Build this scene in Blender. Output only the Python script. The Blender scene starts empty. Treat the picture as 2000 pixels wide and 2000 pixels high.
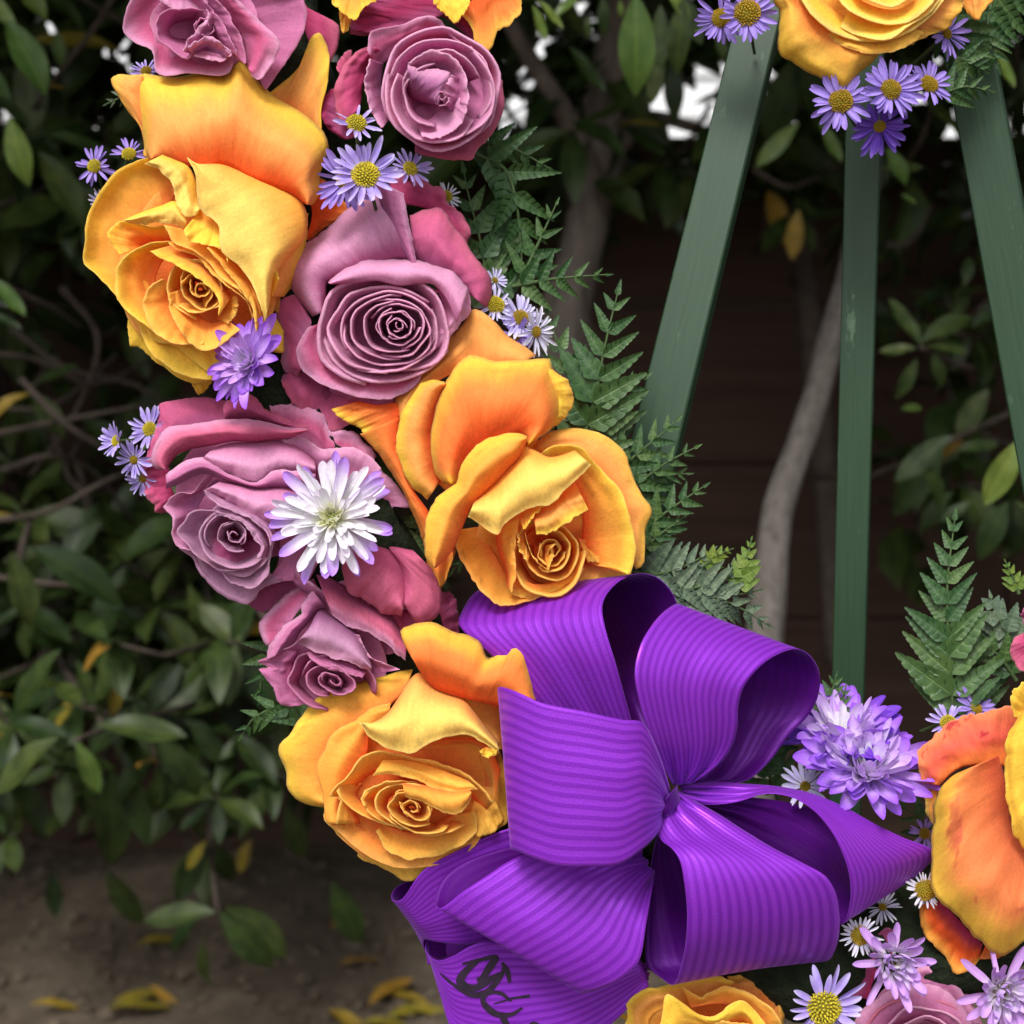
import bpy, math, random
from mathutils import Vector, Matrix, noise
scene = bpy.context.scene
R = math.radians
# ------------------------------------------------------------------ camera
PITCH = R(12.0)
D0 = 0.65                      # distance from the lens to the plane of the wreath, metres
SP = 0.45 / 2000               # one photo pixel at that plane, metres
CAM = Vector((0, 0, 1.0))
FW = Vector((0, math.cos(PITCH), -math.sin(PITCH)))
UP = Vector((0, math.sin(PITCH), math.cos(PITCH)))
RT = Vector((1, 0, 0))
cam_d = bpy.data.cameras.new('camera'); cam = bpy.data.objects.new('camera', cam_d)
scene.collection.objects.link(cam); scene.camera = cam
cam.location = CAM; cam.rotation_euler = (math.pi / 2 - PITCH, 0, 0)
cam_d.sensor_width = 36; cam_d.lens = 36 * D0 / 0.45
cam_d.clip_start = 0.02; cam_d.clip_end = 200
cam_d.dof.use_dof = True; cam_d.dof.focus_distance = 0.615; cam_d.dof.aperture_fstop = 9
# ------------------------------------------------------------------ light
SUN_EL, SUN_AZ = R(58), R(-158)      # overcast: a wide soft sun, high behind the camera's left
w = bpy.data.worlds.new('World'); scene.world = w; w.use_nodes = True
nt = w.node_tree; bg = nt.nodes['Background']
sky = nt.nodes.new('ShaderNodeTexSky'); sky.sky_type = 'NISHITA'; sky.sun_disc = False
sky.sun_elevation = SUN_EL; sky.sun_rotation = SUN_AZ
sky.air_density = 1.0; sky.dust_density = 4.0
hs = nt.nodes.new('ShaderNodeHueSaturation'); hs.inputs['Saturation'].default_value = 0.18
nt.links.new(sky.outputs[0], hs.inputs['Color']); nt.links.new(hs.outputs[0], bg.inputs[0])
bg.inputs[1].default_value = 0.10
sd = bpy.data.lights.new('sun', 'SUN'); so = bpy.data.objects.new('sun', sd); scene.collection.objects.link(so)
sd.energy = 1.5; sd.angle = R(20); sd.color = (1.0, 0.97, 0.92)
sdir = Vector((math.sin(SUN_AZ) * math.cos(SUN_EL), math.cos(SUN_AZ) * math.cos(SUN_EL), math.sin(SUN_EL)))
so.rotation_euler = (-sdir).to_track_quat('-Z', 'Y').to_euler(); so.location = (0, 0, 5)
scene.view_settings.view_transform = 'Standard'; scene.view_settings.look = 'None'
scene.view_settings.exposure = 1.04; scene.view_settings.gamma = 1
scene.view_settings.use_curve_mapping = False
scene.render.engine = 'CYCLES'
scene.cycles.max_bounces = 8; scene.cycles.diffuse_bounces = 4; scene.cycles.transmission_bounces = 6
scene.cycles.transparent_max_bounces = 4

# ------------------------------------------------------------------ helpers
def W(x, y, z=0.0):
    """a place at photo position (x, y), z photo pixels in front of the wreath plane"""
    d = D0 - z * SP
    k = d / D0 * SP
    return CAM + FW * d + RT * ((x - 1000) * k) + UP * ((1000 - y) * k)
def WD(x, y, d):
    k = d / D0 * SP
    return CAM + FW * d + RT * ((x - 1000) * k) + UP * ((1000 - y) * k)
def lin(c):
    return tuple((v / 255 / 12.92 if v / 255 <= .04045 else ((v / 255 + .055) / 1.055) ** 2.4) for v in c)
def mix(a, b, t):
    return tuple(x + (y - x) * t for x, y in zip(a, b))
def ss(a, b, x):
    t = max(0., min(1., (x - a) / (b - a))); return t * t * (3 - 2 * t)
def resample(pts, n):
    """Catmull-Rom through pts, n+1 samples evenly spread along the chord length"""
    P = [Vector((p[0], p[1], p[2] if len(p) > 2 else 0.)) for p in pts]
    if len(P) == 1: return [P[0].copy() for _ in range(n + 1)]
    if len(P) == 2: return [P[0].lerp(P[1], i / n) for i in range(n + 1)]
    L = [0.]
    for a, b in zip(P, P[1:]): L.append(L[-1] + max(1e-6, (b - a).length))
    out = []; k = 0
    for i in range(n + 1):
        s = L[-1] * i / n
        while k < len(P) - 2 and s > L[k + 1]: k += 1
        t = (s - L[k]) / (L[k + 1] - L[k])
        p1, p2 = P[k], P[k + 1]
        d = L[k + 1] - L[k]
        m1 = (P[k + 1] - P[k - 1]) / (L[k + 1] - L[k - 1]) * d if k > 0 else (p2 - p1)
        m2 = (P[k + 2] - P[k]) / (L[k + 2] - L[k]) * d if k < len(P) - 2 else (p2 - p1)
        t2, t3 = t * t, t * t * t
        out.append(p1 * (2*t3 - 3*t2 + 1) + m1 * (t3 - 2*t2 + t) + p2 * (-2*t3 + 3*t2) + m2 * (t3 - t2))
    return out
def resample_k(pts, n):
    """as resample, but evenly spread from control point to control point"""
    P = [Vector(p) for p in pts]; m = len(P); L = [0.]
    for a, b in zip(P, P[1:]): L.append(L[-1] + max(1e-6, (b - a).length))
    out = []
    for i in range(n + 1):
        s = (m - 1) * i / n; k = min(m - 2, int(s)); t = s - k
        p1, p2 = P[k], P[k + 1]; d = L[k + 1] - L[k]
        m1 = (P[k + 1] - P[k - 1]) / (L[k + 1] - L[k - 1]) * d if k > 0 else (p2 - p1)
        m2 = (P[k + 2] - P[k]) / (L[k + 2] - L[k]) * d if k < m - 2 else (p2 - p1)
        t2, t3 = t * t, t * t * t
        out.append(p1 * (2*t3 - 3*t2 + 1) + m1 * (t3 - 2*t2 + t) + p2 * (-2*t3 + 3*t2) + m2 * (t3 - t2))
    return out
col = scene.collection
def wloc(o):
    v = Vector((0, 0, 0))
    while o is not None: v = v + o.location; o = o.parent
    return v
def link_mesh(name, verts, faces, m, parent=None, uvs=None, cols=None, loc=None, smooth=True, thick=0.):
    me = bpy.data.meshes.new(name)
    o = bpy.data.objects.new(name, me); col.objects.link(o)
    base = wloc(parent) if parent is not None else (loc or Vector((0, 0, 0)))
    if parent is not None: o.parent = parent
    else: o.location = base
    me.from_pydata([v - base for v in verts], [], faces)
    if m is not None: me.materials.append(m)
    if smooth: me.polygons.foreach_set('use_smooth', [True] * len(me.polygons))
    if uvs:
        ul = me.uv_layers.new(name='UVMap')
        li = [me.loops[i].vertex_index for i in range(len(me.loops))]
        ul.data.foreach_set('uv', [c for i in li for c in uvs[i]])
    if cols:
        ca = me.color_attributes.new('Col', 'FLOAT_COLOR', 'POINT')
        ca.data.foreach_set('color', [c for v in cols for c in (v[0], v[1], v[2], 1.)])
    if thick:
        s = o.modifiers.new('thickness', 'SOLIDIFY'); s.thickness = thick; s.offset = 0
    me.update()
    return o
def empty(name, loc, label, cat, group=None, parent=None):
    o = bpy.data.objects.new(name, None); col.objects.link(o); o.location = loc
    o.empty_display_size = .02
    tag(o, label, cat, group); return o
def tag(o, label=None, cat=None, group=None, kind=None):
    if label: o['label'] = label
    if cat: o['category'] = cat
    if group: o['group'] = group
    if kind: o['kind'] = kind
    return o
def grid_faces(nu, nv):
    return [(j*(nu+1)+i, j*(nu+1)+i+1, (j+1)*(nu+1)+i+1, (j+1)*(nu+1)+i) for j in range(nv) for i in range(nu)]

# ------------------------------------------------------------------ materials
def newmat(name):
    m = bpy.data.materials.new(name); m.use_nodes = True
    n = m.node_tree.nodes; n.clear()
    out = n.new('ShaderNodeOutputMaterial'); return m, m.node_tree, n, out
def N(n, t, **kw):
    x = n.new(t)
    for k, v in kw.items(): setattr(x, k, v)
    return x
def ramp(n, stops):
    r = n.new('ShaderNodeValToRGB')
    while len(r.color_ramp.elements) < len(stops): r.color_ramp.elements.new(.5)
    for e, (p, c) in zip(r.color_ramp.elements, stops):
        e.position = p; e.color = (c[0], c[1], c[2], 1)
    return r
def petal_material(name, trans=.42, rough=.6, vs=(38, 3.4), vein=.08, grain=900, bump=.4, spec=.10):
    m, t, n, out = newmat(name); L = t.links.new
    at = N(n, 'ShaderNodeAttribute', attribute_name='Col')
    uv = N(n, 'ShaderNodeUVMap'); mp = N(n, 'ShaderNodeMapping'); mp.inputs['Scale'].default_value = (vs[0], vs[1], 1)
    oi = N(n, 'ShaderNodeObjectInfo'); ad = N(n, 'ShaderNodeVectorMath', operation='ADD')
    L(uv.outputs[0], ad.inputs[0]); L(oi.outputs['Random'], ad.inputs[1]); L(ad.outputs[0], mp.inputs[0])
    nz = N(n, 'ShaderNodeTexNoise'); nz.inputs['Scale'].default_value = 1.6; nz.inputs['Detail'].default_value = 4; nz.inputs['Roughness'].default_value = .6
    nz.inputs['Distortion'].default_value = .6
    L(mp.outputs[0], nz.inputs['Vector'])
    tc = N(n, 'ShaderNodeTexCoord')
    gn = N(n, 'ShaderNodeTexNoise'); gn.inputs['Scale'].default_value = grain; gn.inputs['Detail'].default_value = 2
    L(tc.outputs['Object'], gn.inputs['Vector'])
    bn = N(n, 'ShaderNodeTexNoise'); bn.inputs['Scale'].default_value = 60; bn.inputs['Detail'].default_value = 3
    L(tc.outputs['Object'], bn.inputs['Vector'])
    mr = N(n, 'ShaderNodeMapRange'); mr.inputs[1].default_value = .3; mr.inputs[2].default_value = .7
    mr.inputs[3].default_value = 1 - vein; mr.inputs[4].default_value = 1 + vein * .6
    L(nz.outputs[0], mr.inputs[0])
    m2 = N(n, 'ShaderNodeMapRange'); m2.inputs[1].default_value = .3; m2.inputs[2].default_value = .7
    m2.inputs[3].default_value = .93; m2.inputs[4].default_value = 1.06
    L(gn.outputs[0], m2.inputs[0])
    m3 = N(n, 'ShaderNodeMapRange'); m3.inputs[1].default_value = .3; m3.inputs[2].default_value = .7
    m3.inputs[3].default_value = .92; m3.inputs[4].default_value = 1.06
    L(bn.outputs[0], m3.inputs[0])
    k1 = N(n, 'ShaderNodeMath', operation='MULTIPLY'); L(mr.outputs[0], k1.inputs[0]); L(m2.outputs[0], k1.inputs[1])
    k2 = N(n, 'ShaderNodeMath', operation='MULTIPLY'); L(k1.outputs[0], k2.inputs[0]); L(m3.outputs[0], k2.inputs[1])
    vm = N(n, 'ShaderNodeVectorMath', operation='SCALE'); L(at.outputs['Color'], vm.inputs[0]); L(k2.outputs[0], vm.inputs['Scale'])
    b1 = N(n, 'ShaderNodeBump'); b1.inputs['Strength'].default_value = bump; b1.inputs['Distance'].default_value = .0006
    L(nz.outputs[0], b1.inputs['Height'])
    b2 = N(n, 'ShaderNodeBump'); b2.inputs['Strength'].default_value = .16; b2.inputs['Distance'].default_value = .0003
    L(gn.outputs[0], b2.inputs['Height']); L(b1.outputs[0], b2.inputs['Normal'])
    p = N(n, 'ShaderNodeBsdfPrincipled'); p.inputs['Roughness'].default_value = rough
    p.inputs['Specular IOR Level'].default_value = spec
    p.inputs['Sheen Weight'].default_value = .05; p.inputs['Sheen Roughness'].default_value = .4
    L(vm.outputs[0], p.inputs['Base Color']); L(b2.outputs[0], p.inputs['Normal'])
    tr = N(n, 'ShaderNodeBsdfTranslucent'); L(vm.outputs[0], tr.inputs['Color'])
    mx = N(n, 'ShaderNodeMixShader'); mx.inputs[0].default_value = trans
    L(p.outputs[0], mx.inputs[1]); L(tr.outputs[0], mx.inputs[2]); L(mx.outputs[0], out.inputs[0])
    return m
def leaf_material(name, c1, c2, rough=.35, trans=.15, sc=(10, 3), spec=.5, vary=.35):
    m, t, n, out = newmat(name); L = t.links.new
    uv = N(n, 'ShaderNodeUVMap'); oi = N(n, 'ShaderNodeObjectInfo')
    mp = N(n, 'ShaderNodeMapping'); mp.inputs['Scale'].default_value = (sc[0], sc[1], 1)
    L(uv.outputs[0], mp.inputs[0])
    tc = N(n, 'ShaderNodeTexCoord')
    nz = N(n, 'ShaderNodeTexNoise'); nz.inputs['Scale'].default_value = 45; nz.inputs['Detail'].default_value = 4
    L(tc.outputs['Object'], nz.inputs['Vector'])
    mr = N(n, 'ShaderNodeMapRange'); mr.inputs[1].default_value = .35; mr.inputs[2].default_value = .65
    L(nz.outputs[0], mr.inputs[0])
    mc = N(n, 'ShaderNodeMix', data_type='RGBA'); mc.inputs[6].default_value = (*c1, 1); mc.inputs[7].default_value = (*c2, 1)
    L(mr.outputs[0], mc.inputs[0])
    # midrib and side veins, paler
    sx = N(n, 'ShaderNodeSeparateXYZ'); L(uv.outputs[0], sx.inputs[0])
    a = N(n, 'ShaderNodeMath', operation='SUBTRACT'); L(sx.outputs[0], a.inputs[0]); a.inputs[1].default_value = .5
    b = N(n, 'ShaderNodeMath', operation='ABSOLUTE'); L(a.outputs[0], b.inputs[0])
    c = N(n, 'ShaderNodeMapRange'); c.inputs[1].default_value = .015; c.inputs[2].default_value = .05; c.inputs[3].default_value = 1; c.inputs[4].default_value = 0
    L(b.outputs[0], c.inputs[0])
    # side veins: stripes of v minus |u|
    d = N(n, 'ShaderNodeMath', operation='SUBTRACT'); L(sx.outputs[1], d.inputs[0]); L(b.outputs[0], d.inputs[1])
    e = N(n, 'ShaderNodeMath', operation='MULTIPLY'); L(d.outputs[0], e.inputs[0]); e.inputs[1].default_value = 55
    f = N(n, 'ShaderNodeMath', operation='SINE'); L(e.outputs[0], f.inputs[0])
    g = N(n, 'ShaderNodeMapRange'); g.inputs[1].default_value = .8; g.inputs[2].default_value = 1; g.inputs[3].default_value = 0; g.inputs[4].default_value = .35
    L(f.outputs[0], g.inputs[0])
    h = N(n, 'ShaderNodeMath', operation='MAXIMUM'); L(c.outputs[0], h.inputs[0]); L(g.outputs[0], h.inputs[1])
    h2 = N(n, 'ShaderNodeMath', operation='MULTIPLY'); L(h.outputs[0], h2.inputs[0]); h2.inputs[1].default_value = .5
    vc = N(n, 'ShaderNodeMix', data_type='RGBA'); L(h2.outputs[0], vc.inputs[0]); L(mc.outputs[2], vc.inputs[6])
    vc.inputs[7].default_value = (c2[0] * 1.8, c2[1] * 1.6, c2[2] * 1.4, 1)
    hv = N(n, 'ShaderNodeHueSaturation')
    v1 = N(n, 'ShaderNodeMapRange'); v1.inputs[3].default_value = 1 - vary; v1.inputs[4].default_value = 1 + vary; L(oi.outputs['Random'], v1.inputs[0])
    L(v1.outputs[0], hv.inputs['Value']); L(vc.outputs[2], hv.inputs['Color'])
    v2 = N(n, 'ShaderNodeMath', operation='MULTIPLY_ADD'); L(oi.outputs['Random'], v2.inputs[0]); v2.inputs[1].default_value = -.05; v2.inputs[2].default_value = .525
    L(v2.outputs[0], hv.inputs['Hue'])
    bp = N(n, 'ShaderNodeBump'); bp.inputs['Strength'].default_value = .35; bp.inputs['Distance'].default_value = .0008; bp.invert = True
    L(h.outputs[0], bp.inputs['Height'])
    b2 = N(n, 'ShaderNodeBump'); b2.inputs['Strength'].default_value = .2; b2.inputs['Distance'].default_value = .002
    L(nz.outputs[0], b2.inputs['Height']); L(bp.outputs[0], b2.inputs['Normal'])
    p = N(n, 'ShaderNodeBsdfPrincipled'); p.inputs['Roughness'].default_value = rough; p.inputs['Specular IOR Level'].default_value = spec
    L(hv.outputs[0], p.inputs['Base Color']); L(b2.outputs[0], p.inputs['Normal'])
    tr = N(n, 'ShaderNodeBsdfTranslucent'); L(hv.outputs[0], tr.inputs['Color'])
    mx = N(n, 'ShaderNodeMixShader'); mx.inputs[0].default_value = trans
    L(p.outputs[0], mx.inputs[1]); L(tr.outputs[0], mx.inputs[2]); L(mx.outputs[0], out.inputs[0])
    return m
def noise_material(name, c1, c2, scale=(8, 8, 8), rough=.85, bump=.5, dist=.004, spec=.2, detail=6, c3=None, coord='Object'):
    m, t, n, out = newmat(name); L = t.links.new
    tc = N(n, 'ShaderNodeTexCoord'); mp = N(n, 'ShaderNodeMapping'); mp.inputs['Scale'].default_value = scale
    L(tc.outputs[coord], mp.inputs[0])
    nz = N(n, 'ShaderNodeTexNoise'); nz.inputs['Scale'].default_value = 1; nz.inputs['Detail'].default_value = detail; nz.inputs['Roughness'].default_value = .65
    L(mp.outputs[0], nz.inputs['Vector'])
    st = [(.3, c1), (.68, c2)] + ([(.78, c3)] if c3 else [])
    r = ramp(n, st); L(nz.outputs[0], r.inputs[0])
    bp = N(n, 'ShaderNodeBump'); bp.inputs['Strength'].default_value = bump; bp.inputs['Distance'].default_value = dist
    L(nz.outputs[0], bp.inputs['Height'])
    p = N(n, 'ShaderNodeBsdfPrincipled'); p.inputs['Roughness'].default_value = rough; p.inputs['Specular IOR Level'].default_value = spec
    L(r.outputs[0], p.inputs['Base Color']); L(bp.outputs[0], p.inputs['Normal']); L(p.outputs[0], out.inputs[0])
    return m
M_ROSE = petal_material('rose_petal')
M_RAY = petal_material('daisy_petal', trans=.25, rough=.5, vs=(5, .6), vein=.14, grain=1500, bump=.4)
M_DISC = petal_material('flower_disc', trans=.1, rough=.7, vs=(3, 3), vein=.2, grain=1800, bump=.2)
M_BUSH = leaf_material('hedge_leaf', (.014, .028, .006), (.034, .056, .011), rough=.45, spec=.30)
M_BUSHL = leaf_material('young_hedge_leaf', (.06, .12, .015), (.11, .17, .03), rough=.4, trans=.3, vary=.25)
M_YELL = leaf_material('yellow_leaf', (.20, .14, .015), (.30, .20, .02), rough=.55, trans=.2, vary=.3)
M_FERN = leaf_material('fern_leaf', (.022, .062, .015), (.052, .115, .030), rough=.42, spec=.35, trans=.2, vary=.25)
M_STEM = noise_material('green_stem', (.04, .075, .025), (.07, .11, .04), (200, 200, 40), rough=.6)

# ------------------------------------------------------------------ petals
# colours a petal itself has, sRGB
YP = (255, 226, 122); YL = (255, 218, 84); YT = (252, 204, 92); YO = (255, 190, 84); OR = (252, 152, 76); DO = (244, 104, 48); PE = (254, 186, 100)
ML = (232, 170, 206); MM = (212, 130, 176); MD = (178, 86, 132); MG = (218, 108, 154); CR = (172, 50, 96); CP = (220, 116, 150); MV = (206, 154, 188); MU = (182, 114, 162)
SE = [0]
CTX = {'o': (0, 0), 'f': 1.0, 'z': 0, 'par': None}
def ctx(o, size=600, z=0, par=None):
    CTX['o'] = o; CTX['f'] = size / 1932.; CTX['z'] = z
    if par is not None: CTX['par'] = par
def P(rim, base, zr, zb, pal=(OR, YO, YL), bulge=0, curl=2, lip=0, dome=0, rip=6, jit=4, mode='v', nu=46, nv=16, pw=1., name='petal', cen=None, lipd=None, label=None, bruise=1., bcol=(.36, .17, .06)):
    SE[0] += 1; sd = SE[0] * 7.31
    ox, oy = CTX['o']; f = CTX['f']; z0 = CTX['z']
    cv = lambda pts: [(ox + p[0]*f, oy + p[1]*f, (p[2] if len(p) > 2 else 0.)) for p in pts]
    lip *= f * .85
    nu = max(nu, 40) if nv > 8 else nu
    A = resample(cv(rim), nu); B = resample(cv(base), nu)
    nl = 4 if lip else 0
    V = []; U = []; C = []
    c0, c1, c2 = [lin(c) for c in pal]
    for j in range(nv + 1 + nl):
        s = min(1., j / nv); k = max(0, j - nv) / max(1, nl)
        for i in range(nu + 1):
            u = i / nu; a, b = A[i], B[i]
            q = b.lerp(a, s)
            z = zb + (zr - zb) * s ** pw + q.z
            z += bulge * math.sin(math.pi * min(1, s * 1.02)) + dome * (math.sin(math.pi * u) - .6) * s
            n1 = noise.noise(Vector((u * 4.2, s * 1.3, sd)))
            n2 = noise.noise(Vector((u * 10, s * 2.5, sd + 9)))
            z += rip * (n1 * 1.8 + n2 * .7) * (.25 + .75 * s)
            # fine pleats running with the veins, and a soft buckle or two
            z += 2.2 * noise.noise(Vector((u * 24, s * 1.6, sd + 20))) * s + (9 * max(0, noise.noise(Vector((u * 2.3 + 5, s * 3.1, sd + 31)))) if nv > 8 else 0)
            if curl and s > .72: z -= curl * ((s - .72) / .28) ** 2
            dx = a - b; dx.z = 0; L = max(1e-3, dx.length); dn = dx / L
            jj = jit * (noise.noise(Vector((u * 9, 3.3, sd))) + .6 * noise.noise(Vector((u * 30, 1.3, sd)))) * s ** 3
            if k:
                q = q + dn * (lip * math.sin(k * 1.57)); z -= (lipd or lip) * (1 - math.cos(k * 1.57)) * .6
            V.append(W(q.x + dn.x * jj, q.y + dn.y * jj, z + z0))
            U.append((u, s + k * .1))
            nn = .11 * noise.noise(Vector((u * 3, s * 3, sd + 3))) + .07 * noise.noise(Vector((u * 34, s * 2.2, sd + 5)))
            if mode == 'v': t = s
            elif mode == 'e': t = max(s ** 1.5, 1 - min(1, min(u, 1 - u) * 4.5))
            elif mode == 'c': t = min(1, math.hypot((u - .5) * 2, (s - .45) * 1.6))
            t = max(0., min(1., t + nn))
            cc = mix(c0, c1, ss(0, .55, t)) if t < .55 else mix(c1, c2, ss(.55, 1, t))
            # naturally pale rim plus a painted edge highlight, a few brown bruises close to it, faint darker streaks from the base
            cc = mix(cc, mix(c2, (.95, .9, .8), .35), .2 * ss(.95, 1., s))
            br = noise.noise(Vector((u * 5 + 9, s * 5, sd + 40))) + .35 * noise.noise(Vector((u * 30, s * 20, sd + 41)))
            cc = mix(cc, bcol, min(.85, .3 * bruise) * ss(.46 - .1 * (bruise > 1.5), .66 - .1 * (bruise > 1.5), br) * ss(.55 - .3 * (bruise > 1.5), .9 - .3 * (bruise > 1.5), s) * min(1, bruise))
            stv = noise.noise(Vector((u * 46, s * 1.1, sd + 50)))
            cc = mix(cc, c0, .15 * ss(.05, .5, stv) * (1 - s * .7))
            C.append(cc)
    o = link_mesh(name, V, grid_faces(nu, nv + nl), M_ROSE, CTX['par'], U, C, thick=.00024)
    if label: o['label'] = label
    return o
def ring(c, a, b, rot, t0, t1, z, depth=60, wall=.72, lip=8, s0=1., s1=1., pal=(OR, YO, YL), jag=.055, curl=0, rip=6, bulge=0, dip=18, pw=1.):
    rd = random.Random(SE[0] + 5); pts = []; bp = []
    c = (c[0] + rd.uniform(-.022, .022) * a, c[1] + rd.uniform(-.022, .022) * a)
    n = max(5, int(abs(t1 - t0) / 24)); cr, sr = math.cos(R(rot)), math.sin(R(rot))
    for i in range(n + 1):
        t = i / n; th = R(t0 + (t1 - t0) * t); s = s0 + (s1 - s0) * t
        s *= 1 + rd.uniform(-jag, jag)
        x, y = a * s * math.cos(th), b * s * math.sin(th)
        X, Y = x*cr - y*sr, x*sr + y*cr
        dz = -dip * (max(0, 1 - t / .15) ** 2 + max(0, (t - .85) / .15) ** 2)
        pts.append((c[0] + X, c[1] + Y, dz + rd.uniform(-3, 3))); bp.append((c[0] + X * wall, c[1] + Y * wall, 0))
    return P(pts, bp, z, z - depth, pal=pal, lip=lip, curl=curl, rip=rip, jit=2, nu=max(16, n * 3), nv=8, bulge=bulge, pw=pw)
def cup(c, a, b, rot=0, z=40, depth=40, pal=(OR, YO, YT)):
    """the broad petals that close the cup behind the heart"""
    for t in (0, 118, 236): ring(c, a, b, rot, t, t + 150, z - t * .02, depth=depth, wall=.04, lip=5, pal=pal, pw=.7, dip=6, rip=6)
def swirl(c, a, b, rot, n, z, dz=4, depth=55, lip=6, pal=(OR, YO, YL), r0=.12, start=0, span=215, wall=.5, turn=137, cs=0, jag=.085, off=.1):
    """the furled heart of a rose: n petals, each wrapped round the next"""
    for i in range(n):
        k = 1 - i / max(1, n - 1) * (1 - r0)
        oa = R(start + i * turn + 40)
        ring((c[0] + cs * i + off * a * math.cos(oa), c[1] + off * b * math.sin(oa)), a * k, b * k, rot + i * 7, start + i * turn, start + i * turn + span, z + dz * i, depth=depth, wall=wall, lip=lip * (0.6 + .4 * k), s0=.9, s1=1.05, pal=pal, jag=jag, dip=8, rip=4)

# ------------------------------------------------------------------ roses
def rose(x, y, z, label, kind='rose'):
    o = empty(kind, W(x, y, z), label, 'rose', 'roses in the wreath'); CTX['par'] = o; return o
YY = (YO, YL, YL); YPL = (YL, YP, YP); YDK = (OR, YO, YT); ORE = (DO, OR, YL); ORP = (OR, PE, YL)
MAU = (MU, MM, ML); MAG = (MM, MG, ML); CRI = (CR, (206,84,132), CP); MPL = (MM, ML, ML); MDK = (MD, MM, MM); MVV = (MU, MV, MV)

# --- yellow rose at the left with the wide orange-backed petal over it
rose(390, 520, 0, 'golden yellow rose at left with one wide orange flushed petal folded back above it')
ctx((100, 0), z=40)

P([(1380,580),(1560,420),(1640,225),(1695,208),(1745,320),(1740,520),(1700,680),(1700,820)], [(1300,700),(1480,800),(1690,900)], 10, -20, ORP, bulge=10, rip=6)
P([(570,470),(385,490),(470,680),(560,800),(590,985)], [(575,480),(580,700),(620,990)], 30, 50, (OR,PE,YT), curl=4)
P([(600,985),(570,760),(560,480),(750,490),(980,440),(1060,475),(1130,440),(1180,345),(1235,425),(1370,580),(1620,740),(1715,840),(1745,930),(1690,1100),(1700,1200),(1640,1290)],
  [(640,1010),(760,1025),(900,1050),(1000,1060),(1080,1035),(1250,1120),(1400,1170),(1520,1220),(1600,1285)], 45, 100, (DO,PE,YL), bulge=46, curl=14, nu=44, nv=16, rip=8, jit=5, mode='v')
P([(1700,1120),(1800,1220),(1870,1330),(1740,1420),(1620,1515)], [(1600,1150),(1640,1350),(1600,1500)], -10, 0, (DO,DO,OR))
ctx((100, 300), z=40)
cup((950,750), 520, 560, 0, 40, 40, (DO,OR,YO))
P([(880,1430),(900,1480),(930,1520),(1010,1440),(1050,1400)], [(850,1350),(1000,1350)], 0, 10, YY)
P([(490,1000),(482,1060),(500,1210),(545,1215),(640,1300),(760,1380),(880,1440),(1000,1440)], [(620,900),(800,1100),(1000,1200)], 30, 30, YY)
P([(760,40),(700,8),(560,40),(400,120),(300,260),(225,420),(208,560),(205,680),(300,780),(400,880),(500,990),(560,1040)], [(800,200),(760,300),(650,400),(560,470),(500,560),(560,800),(640,900)], 60, 30, (OR,YO,YL), bulge=-14, nu=40, rip=9, jit=4, curl=-8)
P([(410,780),(420,880),(540,1060),(620,1230),(740,1340),(900,1410),(1030,1410),(1150,1330)], [(600,800),(750,1000),(950,1100)], 74, 60, YY, lip=8)
P([(560,1040),(640,1160),(760,1200),(900,1300),(1040,1390),(1200,1330)], [(700,900),(850,1050),(1050,1100)], 86, 70, YY, lip=6)
P([(1600,500),(1612,380),(1600,600),(1560,760),(1460,900)], [(1400,500),(1350,700),(1350,900)], 40, 90, (YO,PE,YL), bulge=20)
P([(1340,800),(1400,1000),(1460,1120),(1450,1250),(1370,1240)], [(1250,900),(1260,1050),(1280,1200)], 30, 50, YY)
P([(430,640),(350,500),(440,430),(600,450),(740,460)], [(560,600),(620,570),(700,560),(760,550)], 108, 70, (DO,YO,YL), rip=6)
P([(770,555),(620,570),(500,620),(430,700),(412,800),(430,920),(540,1040),(640,1110),(740,1180),(880,1200)], [(760,600),(700,680),(660,780),(680,900),(760,1000),(920,1080)], 112, 55, (OR,YO,YL), bulge=-10, lip=6, rip=6)
P([(700,790),(630,840),(590,920),(600,1010),(640,1110),(740,1180),(870,1200),(960,1190)], [(800,860),(760,950),(820,1050),(950,1100)], 128, 90, YDK, lip=6)
P([(740,880),(760,1000),(830,1130),(900,1210),(980,1243),(1080,1190),(1180,1100)], [(830,850),(870,950),(1000,1060),(1100,1040)], 138, 100, YDK, lip=6)
P([(450,428),(520,440),(600,438),(730,435),(845,475)], [(462,415),(580,365),(700,325),(775,300),(860,370)], 132, 130, YPL, bulge=12, rip=4, lip=3)
P([(590,62),(700,110),(765,200),(800,320),(850,395),(930,370)], [(700,8),(780,40),(860,80),(905,160),(940,320)], 160, 120, YPL, bulge=14, lip=5)
P([(870,35),(900,100),(915,200),(935,340),(1050,440),(1075,600),(1180,710),(1240,780),(1300,900),(1345,1060)], [(915,70),(1080,65),(1250,130),(1450,210),(1560,280),(1612,400),(1590,540),(1500,640),(1420,760),(1370,960)], 178, 90, (YO,YP,YP), bulge=40, lip=6, nu=40, nv=16, rip=8)
P([(1310,560),(1350,600),(1395,680),(1432,790)], [(1300,760),(1335,900),(1350,1000)], 150, 100, YY)
P([(835,480),(880,550),(970,570),(1080,610),(1110,680)], [(940,350),(1000,400),(1080,470),(1130,560)], 170, 140, (YO,YL,YL), lip=4)
P([(720,450),(770,560),(900,610),(1000,690),(1080,780),(1180,850),(1265,940),(1290,1120)], [(850,480),(1000,540),(1150,680),(1280,840),(1340,1000)], 160, 120, YDK, lip=5)
P([(980,590),(1060,680),(1120,760),(1200,860),(1260,960),(1290,1060)], [(1100,600),(1200,740),(1290,860),(1330,980)], 168, 120, YDK, lip=4)
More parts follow.
